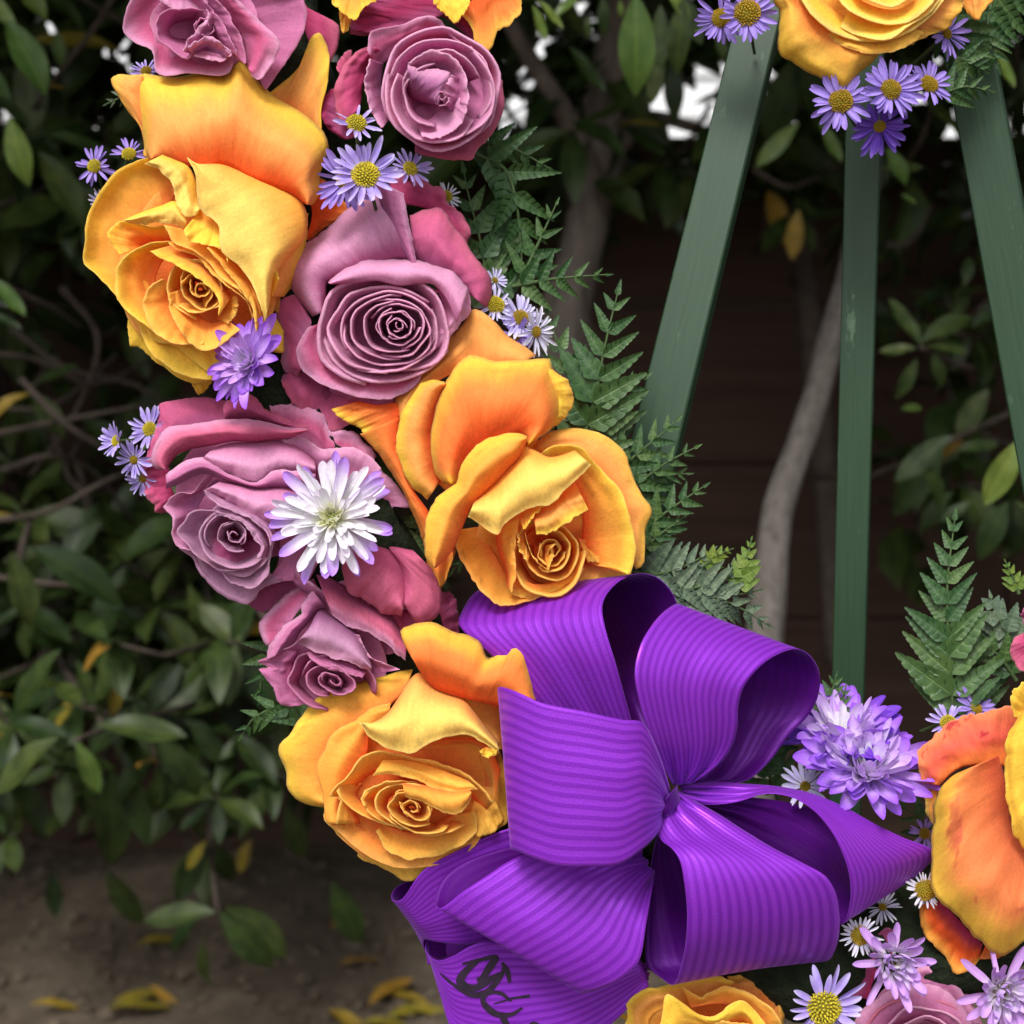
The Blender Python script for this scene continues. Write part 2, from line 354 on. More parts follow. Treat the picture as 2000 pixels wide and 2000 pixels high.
P([(740,560),(790,600),(920,650),(1020,760),(1130,850),(1230,930),(1270,1040)], [(840,540),(1000,620),(1160,780),(1290,950)], 152, 110, YDK, lip=4)
P([(620,615),(720,665),(860,740),(980,820),(1050,900),(1060,1010)], [(760,575),(900,640),(1050,780),(1140,900)], 158, 110, (OR,YO,YL), lip=6, bulge=8)
P([(1160,900),(1170,980),(1110,1070)], [(1100,880),(1070,960),(1040,1040)], 130, 90, YDK, lip=6)
swirl((930, 845), 215, 175, 40, 6, 134, dz=3, depth=70, pal=(DO,YO,YT), r0=.2, start=60, span=250)

# --- mauve rose, topmost at the left, cut by the frame
rose(400, 60, 10, 'dusky mauve rose with a dark open heart, cut off by the top edge')
ctx((100, 0), z=50)
cup((960,170), 330, 300, 0, 40, 30, (MD,MM,MM))
P([(1560,-60),(1620,60),(1800,150),(1815,240),(1770,370),(1690,420),(1600,150)], [(1500,-60),(1560,100),(1600,150)], -20, 0, CRI)
P([(1280,-90),(1560,-40),(1600,60),(1590,200),(1480,380),(1350,560),(1320,490)], [(1100,0),(1150,200),(1240,400)], 40, 10, (MD,MM,MM), bulge=-12)
P([(620,-140),(560,-80),(500,0),(455,185),(530,260),(640,320),(660,440),(740,478),(900,465),(1040,472),(1130,440),(1135,330)], [(860,-100),(780,0),(720,200),(820,280),(950,330),(1060,300)], 60, 30, MAG, bulge=-10, nu=36, curl=4)
P([(1130,-50),(1240,60),(1340,160),(1440,262),(1400,380),(1315,505),(1260,480)], [(1020,-50),(1080,60),(1180,200),(1220,300),(1230,400)], 90, 50, MAG, bulge=16, rip=7)
P([(960,-60),(1080,40),(1170,200),(1220,340),(1215,400)], [(900,-60),(960,80),(1060,240),(1120,330)], 96, 50, MDK, lip=6)
P([(860,-80),(960,0),(1060,130),(1130,260),(1170,350)], [(800,0),(880,80),(960,180),(1060,300)], 100, 50, MDK, lip=6)
P([(980,60),(860,60),(760,60),(680,95),(655,160),(680,250),(760,310),(860,362),(900,300),(1000,200)], [(960,110),(880,130),(800,150),(760,190),(800,240),(900,240),(960,190)], 92, 20, MDK, lip=7, jit=5)
P([(600,-60),(720,20),(820,60),(950,40),(1000,-30)], [(700,-120),(900,-120)], 80, 60, MAU, lip=6)
P([(1180,300),(1140,330),(1080,380),(980,370),(900,350)], [(1080,280),(1000,280),(930,290)], 84, 40, MAU, lip=5)
P([(820,320),(860,260),(930,180),(990,90),(980,60)], [(880,340),(960,280),(1030,200),(1040,120)], 104, 70, MAU, lip=5)
P([(860,300),(940,250),(1000,230),(1130,330)], [(880,360),(980,300),(1100,370)], 106, 80, MAU, lip=4)
swirl((960, 160), 60, 60, 0, 3, 90, pal=MDK, r0=.4)

# --- mauve rose, top middle
rose(850, 190, 10, 'round mauve rose with crimson outer petals beside the tree gap, near the top')
ctx((500, 0), z=60)
cup((1150,580), 330, 320, 0, 40, 40, (MD,MM,MM))
P([(1480,420),(1555,520),(1540,740),(1490,840),(1390,940),(1350,1000),(1200,1005),(1000,960)], [(1350,450),(1380,700),(1150,860),(1000,860)], -10, 10, (CR,MD,CP))
P([(740,290),(650,310),(560,400),(495,560),(500,700),(560,790),(620,740)], [(800,330),(730,390),(680,500),(660,650)], 20, 0, CRI, bulge=12, rip=8)
P([(540,480),(505,420),(560,330),(600,310),(600,400)], [(560,500),(600,470)], -20, -20, CRI)
P([(560,880),(430,780),(410,640),(480,560),(520,620)], [(640,860),(560,700),(560,640)], -20, -20, (CR,MD,CR))
P([(700,320),(725,195),(860,170),(1070,103),(1140,118),(1215,195),(1330,300)], [(760,430),(900,330),(1100,230),(1240,280)], 40, 0, MAG, curl=4)
P([(720,370),(690,500),(700,600),(740,720),(800,800)], [(800,400),(790,560),(850,740)], 50, 0, MAU, lip=8)
ring((1165,560), 365, 375, 0, 150, 420, 50, depth=50, lip=14, pal=MAG, wall=.75)
ring((1165,560), 352, 372, 0, 20, 200, 58, depth=50, lip=14, pal=MAG, wall=.75, s0=1.02, s1=.96)
ring((1180,555), 315, 320, 0, 190, 400, 66, depth=60, lip=10, pal=MAU)
ring((1190,560), 300, 300, 0, -60, 120, 72, depth=60, lip=10, pal=MAU)
ring((1165,590), 250, 270, 10, 165, 330, 78, depth=60, lip=10, pal=MAU)
ring((1120,620), 275, 268, 0, 30, 215, 84, depth=80, lip=12, pal=MPL, wall=.7)
P([(1330,640),(1300,760),(1200,840),(1120,868),(1040,850)], [(1180,560),(1170,660),(1100,740),(1020,780)], 92, 40, MPL, lip=6, bulge=-6)
P([(960,400),(1080,330),(1220,350),(1300,450),(1330,560),(1330,660)], [(1000,440),(1120,440),(1210,470),(1220,560),(1200,640)], 92, 50, MAU, lip=8)
ring((1130,600), 195, 190, 0, 90, 270, 92, depth=90, lip=10, pal=MAU, wall=.75)
P([(955,410),(1040,430),(1150,440),(1220,470),(1180,560),(1150,650)], [(945,520),(960,600),(1000,630),(1080,650),(1140,660)], 84, 50, (MD,MU,ML), bulge=34)
P([(1230,470),(1200,520),(1170,570),(1175,640)], [(1330,520),(1320,640),(1230,700)], 92, 60, MAU, lip=4)
swirl((1170, 610), 46, 50, 0, 3, 96, pal=MAU, r0=.4, lip=3, depth=40)

# --- orange rose above, only its hanging petal tips in view
rose(900, -60, 0, 'orange rose above the round mauve rose, only its ragged hanging petals in view')
ctx((500, 0), z=70)
P([(600,190),(590,110),(640,30),(700,-40)], [(720,210),(900,180),(1100,120),(1300,60)], 10, 10, (MD,CR,MD))
P([(590,215),(720,225),(960,170),(1150,100),(1390,270),(1380,200),(1300,100)], [(600,100),(720,0),(900,-80),(1150,-60),(1300,0)], -5, -20, (MD,CR,MD), bulge=20)
P([(1295,110),(1365,190),(1375,270),(1460,315),(1500,270),(1530,180),(1610,140),(1668,90),(1665,-30)], [(1330,20),(1400,-20),(1500,-60),(1600,-60)], 30, 20, (DO,OR,YT), jit=8)
P([(1105,-20),(1130,40),(1190,100),(1250,138),(1300,90),(1350,0)], [(1150,-60),(1300,-60)], 50, 30, YY, jit=8)
rose(650, -60, 0, 'small tip of an orange and yellow rose between the two topmost mauve roses')
P([(460,-20),(520,60),(600,130),(640,110),(680,40),(750,10),(750,-40)], [(550,-80),(700,-80)], 50, 30, (OR,YO,YL), jit=6)
P([(520,80),(530,140),(545,205),(580,190),(600,110)], [(540,60),(590,60)], 20, 20, (OR,YO,YT))

# --- mauve rose in the centre with the tight spiral
rose(760, 620, 10, 'mauve pink rose with a tight spiral heart between the golden and the orange rose')
ctx((500, 350), z=40)
cup((820,950), 330, 260, 0, 50, 50, (MD,MM,MM))
P([(820,-10),(900,-25),(1000,-25),(1100,20),(1195,70),(1200,150),(1320,240),(1340,400),(1350,470)], [(900,150),(1100,200),(1200,330)], -30, -20, CRI, rip=12, jit=7)
P([(965,225),(1080,190),(1172,183),(1250,300),(1370,480),(1465,590),(1488,660),(1455,810)], [(1000,500),(1100,560),(1230,620),(1340,720)], 10, 40, (MD,MG,CP), bulge=24, rip=9)
P([(150,1240),(200,1330),(330,1420),(520,1500),(700,1480),(860,1450)], [(300,1150),(500,1250),(800,1280)], -10, 10, (CR,MD,MM), rip=12)
P([(165,1280),(230,1400),(320,1500),(420,1570),(500,1600),(640,1510),(880,1450)], [(230,1180),(500,1250),(850,1300)], 5, 10, (MD,MG,CP), rip=14, jit=8)
P([(150,1290),(230,1380),(400,1440),(470,1470),(485,1590),(430,1530)], [(300,1200),(450,1290),(620,1300)], -30, -10, CRI, rip=12)
P([(340,870),(190,640),(60,688),(110,900),(150,1050),(170,1195),(260,1250)], [(350,900),(330,1000),(320,1120)], 10, 40, MAG, bulge=10, curl=4)
P([(345,870),(260,760),(182,640),(178,490),(320,400),(450,310),(560,210),(650,110),(740,26),(830,50),(925,88)], [(430,830),(440,740),(450,650),(560,590),(700,550),(820,520),(900,505),(1010,510)], 30, 62, (MD,ML,ML), bulge=26, rip=8, nu=38, curl=12)
P([(925,86),(950,200),(970,330),(1000,440),(1022,612)], [(745,30),(790,170),(850,310),(920,430),(1000,590)], 76, 66, MAU, bulge=12, curl=0, rip=3)
P([(460,1330),(600,1390),(820,1425),(900,1350)], [(480,1200),(650,1250),(900,1250)], 20, 40, MDK)
P([(330,930),(290,1010),(258,1080),(300,1190),(400,1280),(560,1340),(830,1380),(1000,1290),(1080,1130)], [(430,900),(440,1020),(560,1130),(760,1230),(900,1220),(1000,1120)], 60, 50, MAG, lip=6, rip=7)
P([(1335,690),(1352,800),(1340,850),(1260,940),(1200,1010),(1080,1120)], [(1120,660),(1180,800),(1180,900),(1060,1050)], 66, 60, MPL, bulge=8)
P([(452,650),(520,585),(680,512),(850,505),(1010,508),(1120,545),(1230,575),(1290,640),(1340,695)], [(470,660),(620,652),(760,640),(900,670),(1030,655),(1120,665),(1200,760),(1260,900)], 76, 100, MPL, bulge=20, curl=14, nu=38)
ring((800,940), 415, 335, -8, 110, 330, 84, depth=60, lip=22, pal=MPL, wall=.8)
ring((805,965), 400, 320, 0, 20, 175, 78, depth=50, lip=16, pal=MPL, wall=.8)
ring((850,900), 375, 300, 20, -100, 70, 88, depth=60, lip=14, pal=MPL, wall=.78)
ring((795,940), 335, 268, -5, 90, 330, 94, depth=70, lip=16, pal=MPL, wall=.8)
ring((800,950), 330, 262, 0, -30, 120, 92, depth=70, lip=12, pal=MPL, wall=.8)
ring((820,940), 290, 232, -5, 150, 400, 98, depth=90, lip=12, pal=MPL, wall=.88)
ring((830,945), 275, 222, 0, 0, 190, 98, depth=90, lip=10, pal=MPL, wall=.86)
ring((850,930), 245, 196, -5, 80, 290, 103, depth=90, lip=10, pal=MPL, wall=.86)
ring((865,930), 225, 180, 0, 240, 470, 104, depth=90, lip=9, pal=MPL, wall=.86)
ring((870,930), 190, 158, 0, 60, 280, 108, depth=90, lip=8, pal=MPL, wall=.84)
ring((885,925), 165, 140, 0, 200, 440, 110, depth=90, lip=8, pal=MPL, wall=.84)
swirl((892, 925), 132, 115, 0, 7, 112, dz=2, depth=80, lip=6, pal=(MD,MPL[1],MPL[2]), r0=.18, span=250, wall=.8, turn=110)

# --- orange rose right of centre
rose(1050, 930, 10, 'orange rose with tall cupped outer petals just above the purple bow')
ctx((700, 600), z=76)
cup((1150,1500), 420, 330, 0, 30, 60, (DO,OR,YO))
cup((800,900), 350, 330, 0, 10, 30, (DO,OR,YO))
P([(245,700),(238,560),(400,370),(600,180),(690,60),(720,10),(790,30),(860,90),(960,190),(1115,305)], [(300,660),(450,500),(700,380),(1000,360)], -10, 10, (OR,PE,PE), bulge=10, rip=9, nu=36)
P([(-165,640),(-110,700),(0,760),(60,810)], [(0,590),(120,615),(240,605),(260,680),(200,740)], 0, 0, (DO,OR,YL))
P([(15,795),(110,900),(210,1050),(320,1250),(380,1400),(425,1540)], [(265,690),(250,860),(330,1120),(450,1300),(540,1500)], 0, 20, (DO,OR,YO), bulge=14)
P([(430,1600),(470,1700),(520,1765),(570,1660),(610,1540)], [(430,1480),(610,1440)], -10, 0, (DO,OR,YO))
P([(430,1215),(330,1125),(255,950),(235,820),(255,740),(290,620),(390,480),(480,455),(540,470)], [(520,1090),(480,950),(460,800),(480,700),(520,580),(560,500)], 30, 24, (DO,PE,YL), bulge=20, nu=34)
P([(1215,380),(1300,450),(1345,520),(1350,590),(1310,680),(1235,750)], [(1160,400),(1200,560),(1180,720)], 36, 50, (YO,YL,YT), bulge=8)
P([(540,1110),(480,1040),(455,860),(470,700),(510,560),(590,400),(650,330),(715,300),(800,330),(880,348),(1040,330),(1200,318),(1222,370),(1260,470),(1280,580),(1270,680),(1210,770),(1070,870)],
  [(620,1110),(680,1020),(740,950),(820,880),(900,840),(980,810),(1040,820),(1070,860)], 54, 84, (DO,OR,YL), bulge=50, mode='e', nu=48, nv=18, curl=18, rip=9, pw=.8)
P([(1100,870),(1200,790),(1300,765),(1420,765),(1600,830),(1690,930),(1720,1050),(1790,1190),(1850,1280),(1805,1400),(1800,1500),(1790,1610),(1740,1640)], [(1150,920),(1400,930),(1550,1080),(1630,1250),(1670,1500)], 10, 40, (OR,PE,YT), rip=10, nu=38)
P([(1300,1790),(1500,1745),(1640,1720),(1720,1680)], [(1380,1620),(1550,1580),(1640,1580)], 30, 30, ORP)
P([(1150,920),(1220,875),(1400,880),(1460,950),(1540,1030),(1620,1110),(1680,1230),(1720,1400),(1742,1560),(1700,1680),(1640,1640)], [(1250,1010),(1350,1110),(1390,1200),(1410,1350),(1400,1500),(1430,1620)], 110, 40, (DO,YO,YL), bulge=-10, rip=10, nu=38, curl=12)
P([(1440,1600),(1540,1600),(1600,1620),(1660,1590)], [(1380,1450),(1500,1480),(1600,1500)], 60, 40, YDK, lip=5)
P([(622,1400),(630,1540),(700,1670),(780,1790),(900,1880),(1050,1850),(1180,1800)], [(760,1380),(860,1550),(960,1700),(1100,1740)], 84, 20, (OR,YO,YO), bulge=-10, lip=8, jit=5)
P([(1010,1320),(990,1440),(980,1560),(985,1680),(960,1790)], [(860,1410),(880,1530),(930,1660),(940,1760)], 120, 70, (DO,YO,YO), bulge=8, lip=5)
ring((1190,1575), 225, 235, 0, -10, 180, 106, depth=80, lip=12, pal=(DO,YO,YT), wall=.7)
ring((1190,1560), 210, 225, 0, 130, 300, 104, depth=80, lip=8, pal=(DO,YO,YT), wall=.8)
P([(1120,1425),(1210,1412),(1330,1340),(1442,1265)], [(1100,1300),(1200,1210),(1360,1100)], 150, 110, (OR,PE,YL), bulge=20, lip=4)
P([(1040,1400),(1100,1320),(1160,1250)], [(1010,1320),(1060,1260),(1130,1210)], 150, 120, ORP)
ring((1215,1545), 165, 170, 0, -90, 200, 112, depth=80, lip=9, pal=(DO,YO,YT), wall=.7)
ring((1210,1530), 120, 130, 0, -120, 130, 116, depth=80, lip=8, pal=(DO,YO,YT), wall=.6)
P([(1050,1430),(1080,1530),(1120,1600),(1190,1650)], [(1060,1480),(1100,1580),(1160,1640)], 130, 80, YDK, lip=6)
P([(1225,1490),(1215,1580),(1190,1650)], [(1170,1500),(1170,1570)], 128, 90, YDK, lip=5)
P([(1000,1410),(1010,1500),(1060,1600)], [(1050,1440),(1090,1540)], 124, 80, YDK, lip=6)
swirl((1215, 1530), 85, 90, 0, 4, 112, dz=2, depth=60, pal=(DO,YO,YT), r0=.25, lip=5)
P([(940,1740),(960,1795),(1080,1830),(1180,1805),(1340,1745),(1420,1640)], [(1000,1680),(1100,1740),(1250,1720),(1380,1640)], 84, 80, YDK, lip=5)
P([(690,1315),(780,1370),(875,1428),(910,1370),(1020,1285),(1120,1250),(1210,1230),(1290,1160),(1350,1100),(1462,990)], [(735,1210),(800,1160),(880,1080),(950,1000),(1010,920),(1050,880),(1120,905),(1190,940),(1260,935),(1360,900)], 170, 110, (YO,YP,YP), bulge=36, lip=5, nu=40, rip=8)
P([(1060,815),(980,788),(790,832),(680,930),(630,1020),(610,1110),(500,1200),(442,1300),(425,1450),(425,1570),(470,1640)], [(1060,830),(1010,950),(950,1010),(880,1085),(800,1160),(720,1240),(690,1300),(660,1370),(610,1490),(560,1570),(485,1640)], 122, 126, (OR,YO,YL), bulge=40, curl=0, rip=6, nu=40, jit=5)

# --- mauve rose left, below the yellow one
rose(440, 980, 10, 'dusky mauve rose below the golden rose, white chrysanthemum resting against it')
ctx((200, 700), z=40)
cup((900,850), 440, 400, 30, 30, 30, (MD,MM,MM))
cup((850,1130), 240, 220, 30, 84, 40, (CR,MD,MV))
P([(1050,290),(1200,285),(1370,330),(1440,460),(1530,440),(1620,480),(1720,620)], [(1080,480),(1250,540),(1420,660),(1640,780)], 6, 20, MAG, rip=10, jit=8)
P([(250,720),(270,640),(300,560),(345,420),(358,290),(480,262),(600,240),(770,260),(1000,300)], [(330,640),(480,460),(760,400),(900,400)], -5, 20, (MD,MG,MG), rip=8)
P([(300,620),(245,750),(270,880),(330,920),(328,968),(440,965)], [(420,690),(430,800),(480,900)], -10, 0, CRI, rip=9)
P([(920,1550),(1020,1600),(1120,1520),(1300,1420)], [(900,1400),(1200,1340)], -10, 0, (CR,MD,MD))
P([(1750,690),(1850,800),(1935,935),(1820,940),(1800,1105),(1660,1080)], [(1500,780),(1550,900),(1600,1000)], 0, 10, MAU)
P([(755,300),(790,250),(960,248),(1020,310),(1080,345),(1180,400),(1295,435),(1200,485)], [(770,390),(900,375),(1000,385),(1100,420),(1200,470)], 50, 40, (MD,MG,CP), bulge=14, rip=7, jit=6)
P([(1755,690),(1660,600),(1570,555),(1400,572),(1270,500),(1130,505)], [(1600,1000),(1450,900),(1340,820),(1250,720),(1150,600)], 56, 20, MAU, bulge=8)
P([(400,705),(330,690),(305,620),(350,500),(400,440),(480,418),(620,400),(770,383),(1000,390),(1140,430),(1290,450)], [(400,700),(440,640),(480,600),(560,570),(700,545),(830,520),(960,525),(1080,510),(1180,500),(1290,455)], 66, 60, (MG,CP,ML), bulge=34, curl=0, nu=38, rip=6)
P([(620,640),(700,690),(800,735),(960,790),(1080,718),(1200,712),(1340,722)], [(690,570),(800,535),(950,528),(1100,520),(1240,560),(1340,650)], 84, 50, MPL, bulge=30, rip=3, curl=2)
P([(400,730),(460,690),(520,650),(620,625),(680,650),(800,725),(960,782),(1080,712),(1200,706),(1340,722)], [(400,820),(480,790),(580,740),(650,725),(720,745),(820,780),(970,815),(1100,805),(1230,812),(1340,780)], 96, 84, MAU, bulge=14, curl=0, nu=38, rip=3)
P([(640,830),(720,860),(800,900),(900,970),(1020,1020),(1130,1060),(1200,1060)], [(740,775),(860,795),(1000,815),(1150,812),(1250,850)], 110, 80, MPL, bulge=26)
P([(1060,1000),(1110,1150),(1100,1300),(1060,1390),(1300,1400)], [(1150,950),(1300,1000),(1400,1200)], 40, 30, MDK)
P([(650,730),(600,800),(560,850),(480,845),(385,930),(435,990),(440,1100),(478,1195),(560,1205)], [(750,770),(680,820),(620,900),(580,1000),(580,1140)], 80, 50, MAU, bulge=-8, rip=8, jit=5)
P([(480,1190),(560,1250),(600,1330),(650,1400),(750,1485),(900,1552),(960,1500),(1020,1440),(1150,1400)], [(600,1180),(700,1310),(850,1380),(1000,1320)], 46, 40, MVV, rip=6)
P([(760,950),(660,960),(560,970),(520,1030),(470,1090),(520,1150),(560,1210),(640,1270),(760,1335),(900,1330)], [(760,990),(690,1030),(650,1090),(650,1180),(720,1250),(860,1290)], 94, 50, MVV, bulge=-6, lip=6)
P([(750,1335),(800,1400),(960,1437),(1040,1340),(1060,1200),(1050,1120)], [(780,1260),(880,1300),(980,1230),(1000,1150)], 80, 50, MVV, lip=5)
ring((840,1130), 215, 190, 10, 30, 230, 104, depth=60, lip=8, pal=MVV, wall=.6)
ring((850,1110), 195, 170, 0, 150, 330, 106, depth=60, lip=7, pal=MVV, wall=.75)
P([(690,978),(800,1000),(900,1050),(960,1130),(1000,1200),(975,1260)], [(760,930),(900,960),(1010,1060),(1050,1170),(1040,1250)], 122, 90, MVV, bulge=10, lip=5)
swirl((830, 1110), 110, 95, 20, 4, 110, pal=(MD,MV,MV), r0=.25, lip=5, depth=60, start=40)
P([(645,830),(700,900),(820,960),(940,1010),(1040,1110),(1060,1180)], [(700,850),(850,920),(1000,990),(1100,1100)], 126, 100, MVV, lip=5)

# --- mauve rose below, red bud-like outer petal
rose(640, 1270, 10, 'mauve rose with a curled crimson outer petal, under the white chrysanthemum')
ctx((450, 1100), z=40)
cup((640,600), 330, 300, 30, 30, 40, (MD,MM,MM))
cup((900,330), 300, 200, 30, 20, 40, (MD,MM,MM))
P([(1310,180),(1400,190),(1440,440),(1380,470)], [(1250,300),(1290,460)], -20, -10, (CR,MD,MD))
P([(230,520),(175,392),(210,330),(250,290),(340,210),(430,140),(520,90)], [(320,470),(400,340),(470,250),(560,180)], 0, 20, MAG, curl=5)
P([(410,40),(520,130),(620,190),(662,260),(640,325)], [(400,130),(480,190),(560,240),(620,320)], 60, 30, MAU, bulge=6)
P([(1020,330),(1050,400),(1090,480),(1180,400),(1240,380)], [(1000,280),(1150,300)], 30, 20, (CR,MG,MM))
P([(640,320),(700,370),(760,405),(840,425),(900,445),(1000,520),(1100,615)], [(540,70),(640,100),(800,200),(900,250),(1010,330),(1060,400),(1110,470)], 86, 40, (MD,CP,MPL[2]), bulge=24, lip=5)
P([(225,610),(232,540),(280,460),(330,400),(440,320),(445,260),(520,170)], [(330,560),(400,500),(440,430),(470,400),(560,290),(610,290)], 56, 50, MAU, bulge=18, curl=4)
P([(340,540),(230,600),(175,620),(240,655),(180,665),(250,760),(290,850),(330,895),(400,900),(520,880)], [(430,560),(380,680),(400,800),(520,850)], 54, 40, (MD,MM,MM), rip=9, jit=6)
P([(800,450),(840,530),(900,600),(960,625),(1060,670)], [(740,440),(800,560),(880,640),(890,700)], 84, 60, MAU, lip=4)
P([(340,540),(380,530),(430,502),(520,550),(620,580),(720,610),(800,640),(885,672)], [(440,500),(500,400),(560,300),(640,330),(720,380),(800,440),(850,520),(890,640)], 104, 60, (MU,MV,ML), bulge=34, lip=5, nu=36, rip=4)
ring((650,740), 275, 190, 10, 90, 290, 84, depth=60, lip=9, pal=MDK, wall=.75)
ring((680,740), 240, 150, 14, 170, 370, 92, depth=60, lip=8, pal=MDK, wall=.75)
P([(480,560),(560,640),(700,680),(830,720)], [(560,560),(700,610),(860,680)], 104, 80, MDK, lip=5)
swirl((650, 745), 170, 105, 10, 5, 98, pal=MDK, r0=.22, lip=6, depth=60, start=90)
P([(700,30),(725,140),(745,185),(860,240),(950,310),(1060,335),(1080,325)], [(720,-60),(800,-110),(900,-110),(1000,-80),(1080,0),(1120,150),(1090,260)], 84, 60, (MG,CP,CP), bulge=40, rip=9, nu=34)
P([(1120,300),(1170,380),(1220,385),(1280,350),(1325,280),(1320,160),(1270,40)], [(1060,220),(1080,100),(1050,-20),(1000,-100),(1150,-80)], 70, 70, (MG,CP,CP), bulge=24, rip=6)

# --- amber rose, lower left of the bow
rose(800, 1480, 10, 'amber rose tucked against the left of the bow, one orange petal standing above it')
ctx((450, 1100), z=70)
cup((1130,1400), 570, 500, 0, 30, 50, (DO,OR,YO))
P([(1700,1180),(1760,1400),(1755,1560),(1740,1640),(1600,1715),(1500,1745)], [(1560,1200),(1600,1400),(1450,1600)], 20, 20, (OR,YO,YT))
P([(1150,660),(1000,700),(850,735),(680,795),(530,850),(440,980),(370,1080),(303,1160),(350,1300),(352,1410),(420,1485),(500,1515),(592,1535)], [(1100,800),(1000,900),(880,1000),(720,1100),(660,1240),(640,1330),(680,1480)], 10, 30, (OR,YO,YL), bulge=14, nu=42, nv=14, curl=6, rip=9)
P([(800,1830),(830,1860),(1000,1940),(1100,2000),(1250,1940),(1340,1850)], [(850,1700),(1200,1750)], 0, 10, (YO,YT,YT))
P([(600,1560),(598,1620),(650,1680),(720,1730),(830,1800),(1000,1850),(1200,1880),(1320,1840)], [(760,1600),(900,1700),(1200,1740)], 20, 20, (OR,YO,YT), rip=8)
P([(1010,880),(900,910),(800,970),(650,1065),(590,1180),(545,1295),(570,1420),(590,1540),(610,1640),(700,1650)], [(980,1000),(880,1080),(860,1200),(740,1400),(700,1500),(740,1600)], 44, 40, (DO,YO,YO), bulge=10, nu=38, rip=6)
P([(920,1680),(980,1800),(1060,1840),(1140,1862),(1300,1832),(1450,1772),(1540,1690),(1530,1560)], [(950,1640),(1150,1690),(1400,1580)], 50, 30, (OR,YO,YT), lip=7, jit=5)
P([(1500,1740),(1600,1712),(1660,1690),(1720,1620)], [(1480,1600),(1550,1480),(1650,1450)], 44, 40, (YO,YT,YT), jit=5)
P([(1462,820),(1500,930),(1580,1040),(1690,1165)], [(1590,850),(1690,910),(1720,1180)], 60, 40, ORP, lip=4)
P([(1100,1200),(1350,1160),(1550,1150),(1640,1300),(1660,1500)], [(1100,1100),(1400,1100),(1600,1120),(1700,1300)], 60, 90, (DO,OR,YO))
P([(660,1640),(690,1480),(622,1462),(740,1330),(830,1225),(940,1190),(1050,1200),(1200,1240),(1400,1290),(1540,1370),(1655,1505)], [(820,1640),(780,1530),(760,1450),(850,1350),(960,1300),(1100,1310),(1300,1360),(1450,1420),(1600,1560)], 84, 40, (DO,YO,YT), bulge=-6, lip=8, nu=40, jit=6)
ring((1160,1490), 470, 200, 10, 60, 195, 80, depth=50, lip=8, pal=(OR,YO,YT), wall=.75)
P([(900,1330),(1000,1325),(1180,1370),(1300,1410),(1450,1430),(1550,1415)], [(960,1240),(1100,1240),(1300,1290),(1500,1370)], 104, 84, (YO,YT,YT), bulge=8, lip=4)
P([(840,1530),(830,1470),(920,1400),(1100,1370),(1200,1400)], [(900,1560),(880,1500),(960,1440),(1120,1420)], 96, 50, YDK, lip=7)
ring((1180,1530), 350, 165, 12, 20, 190, 90, depth=60, lip=8, pal=YDK, wall=.72)
P([(1100,1460),(1190,1490),(1280,1540),(1390,1570),(1480,1540),(1520,1450)], [(1080,1380),(1200,1390),(1350,1410),(1510,1430)], 114, 90, (OR,YO,YT), bulge=20, lip=5)
ring((1160,1540), 240, 150, 15, 100, 300, 100, depth=60, lip=8, pal=YDK, wall=.7)
ring((1190,1570), 190, 120, 15, 10, 170, 98, depth=60, lip=8, pal=YDK, wall=.7)
swirl((1150, 1540), 160, 105, 20, 5, 106, pal=(DO,YO,YT), r0=.25, lip=6, depth=60, start=30)
P([(815,1000),(850,1060),(930,1120),(1000,1160),(1140,1192),(1230,1142),(1320,1095),(1400,1080),(1520,1085),(1600,1130),(1690,1190)], [(900,1010),(990,940),(1060,840),(1120,740),(1190,690),(1280,770),(1370,810),(1470,850),(1540,940),(1600,1020),(1690,1130)], 150, 90, (PE,YP,YP), bulge=38, lip=6, nu=44, rip=6, pw=1.2)
P([(1690,1170),(1640,1215),(1590,1205),(1570,1180)], [(1640,1150),(1600,1160)], 150, 140, YY, lip=4)
P([(1130,570),(1090,500),(1080,425),(1250,365),(1400,425),(1560,490),(1620,605),(1690,560),(1760,545),(1790,490),(1825,473),(1868,510),(1900,650),(1935,870)], [(1180,660),(1220,720),(1280,780),(1360,815),(1450,840),(1560,870),(1690,905),(1760,925),(1850,900)], 100, 110, (DO,OR,YL), bulge=40, nu=42, nv=14, curl=16, jit=6, pw=.8)

# --- rose at the right edge
rose(1960, 1600, 10, 'orange and yellow rose cut off by the right edge, broad petals streaked red')
ctx((1500, 1500), 500, z=70)
P([(1145,1030),(1150,1180),(1200,1290),(1260,1360),(1330,1420),(1380,1500),(1420,1555),(1520,1530),(1600,1440)], [(1310,1000),(1480,1190),(1620,1330)], 0, 20, (CR,DO,YO), rip=12)
P([(1600,1440),(1760,1420),(1932,1300),(2100,1200)], [(1700,1200),(2000,1100)], 20, 20, (CR,DO,OR))
P([(1135,-60),(1150,40),(1180,200),(1200,340),(1225,390),(1245,440)], [(1300,-60),(1290,100),(1260,300)], 40, 50, (YO,PE,YP), rip=6)
P([(1430,40),(1350,90),(1285,170),(1250,320),(1242,480),(1238,700),(1245,900),(1310,1010),(1400,1100),(1480,1190),(1620,1330),(1750,1425),(1850,1370),(1960,1290),(2100,1200)],
  [(1750,-100),(1770,0),(1800,100),(1820,250),(1840,420),(1900,500),(1960,570),(2050,640),(2150,700)], 100, 60, ((238,120,80),(246,150,90),YL), bulge=40, nu=60, nv=24, curl=20, rip=20, jit=9, bruise=2.2, bcol=(.66, .10, .07))
ctx((1400, 1000), z=70)
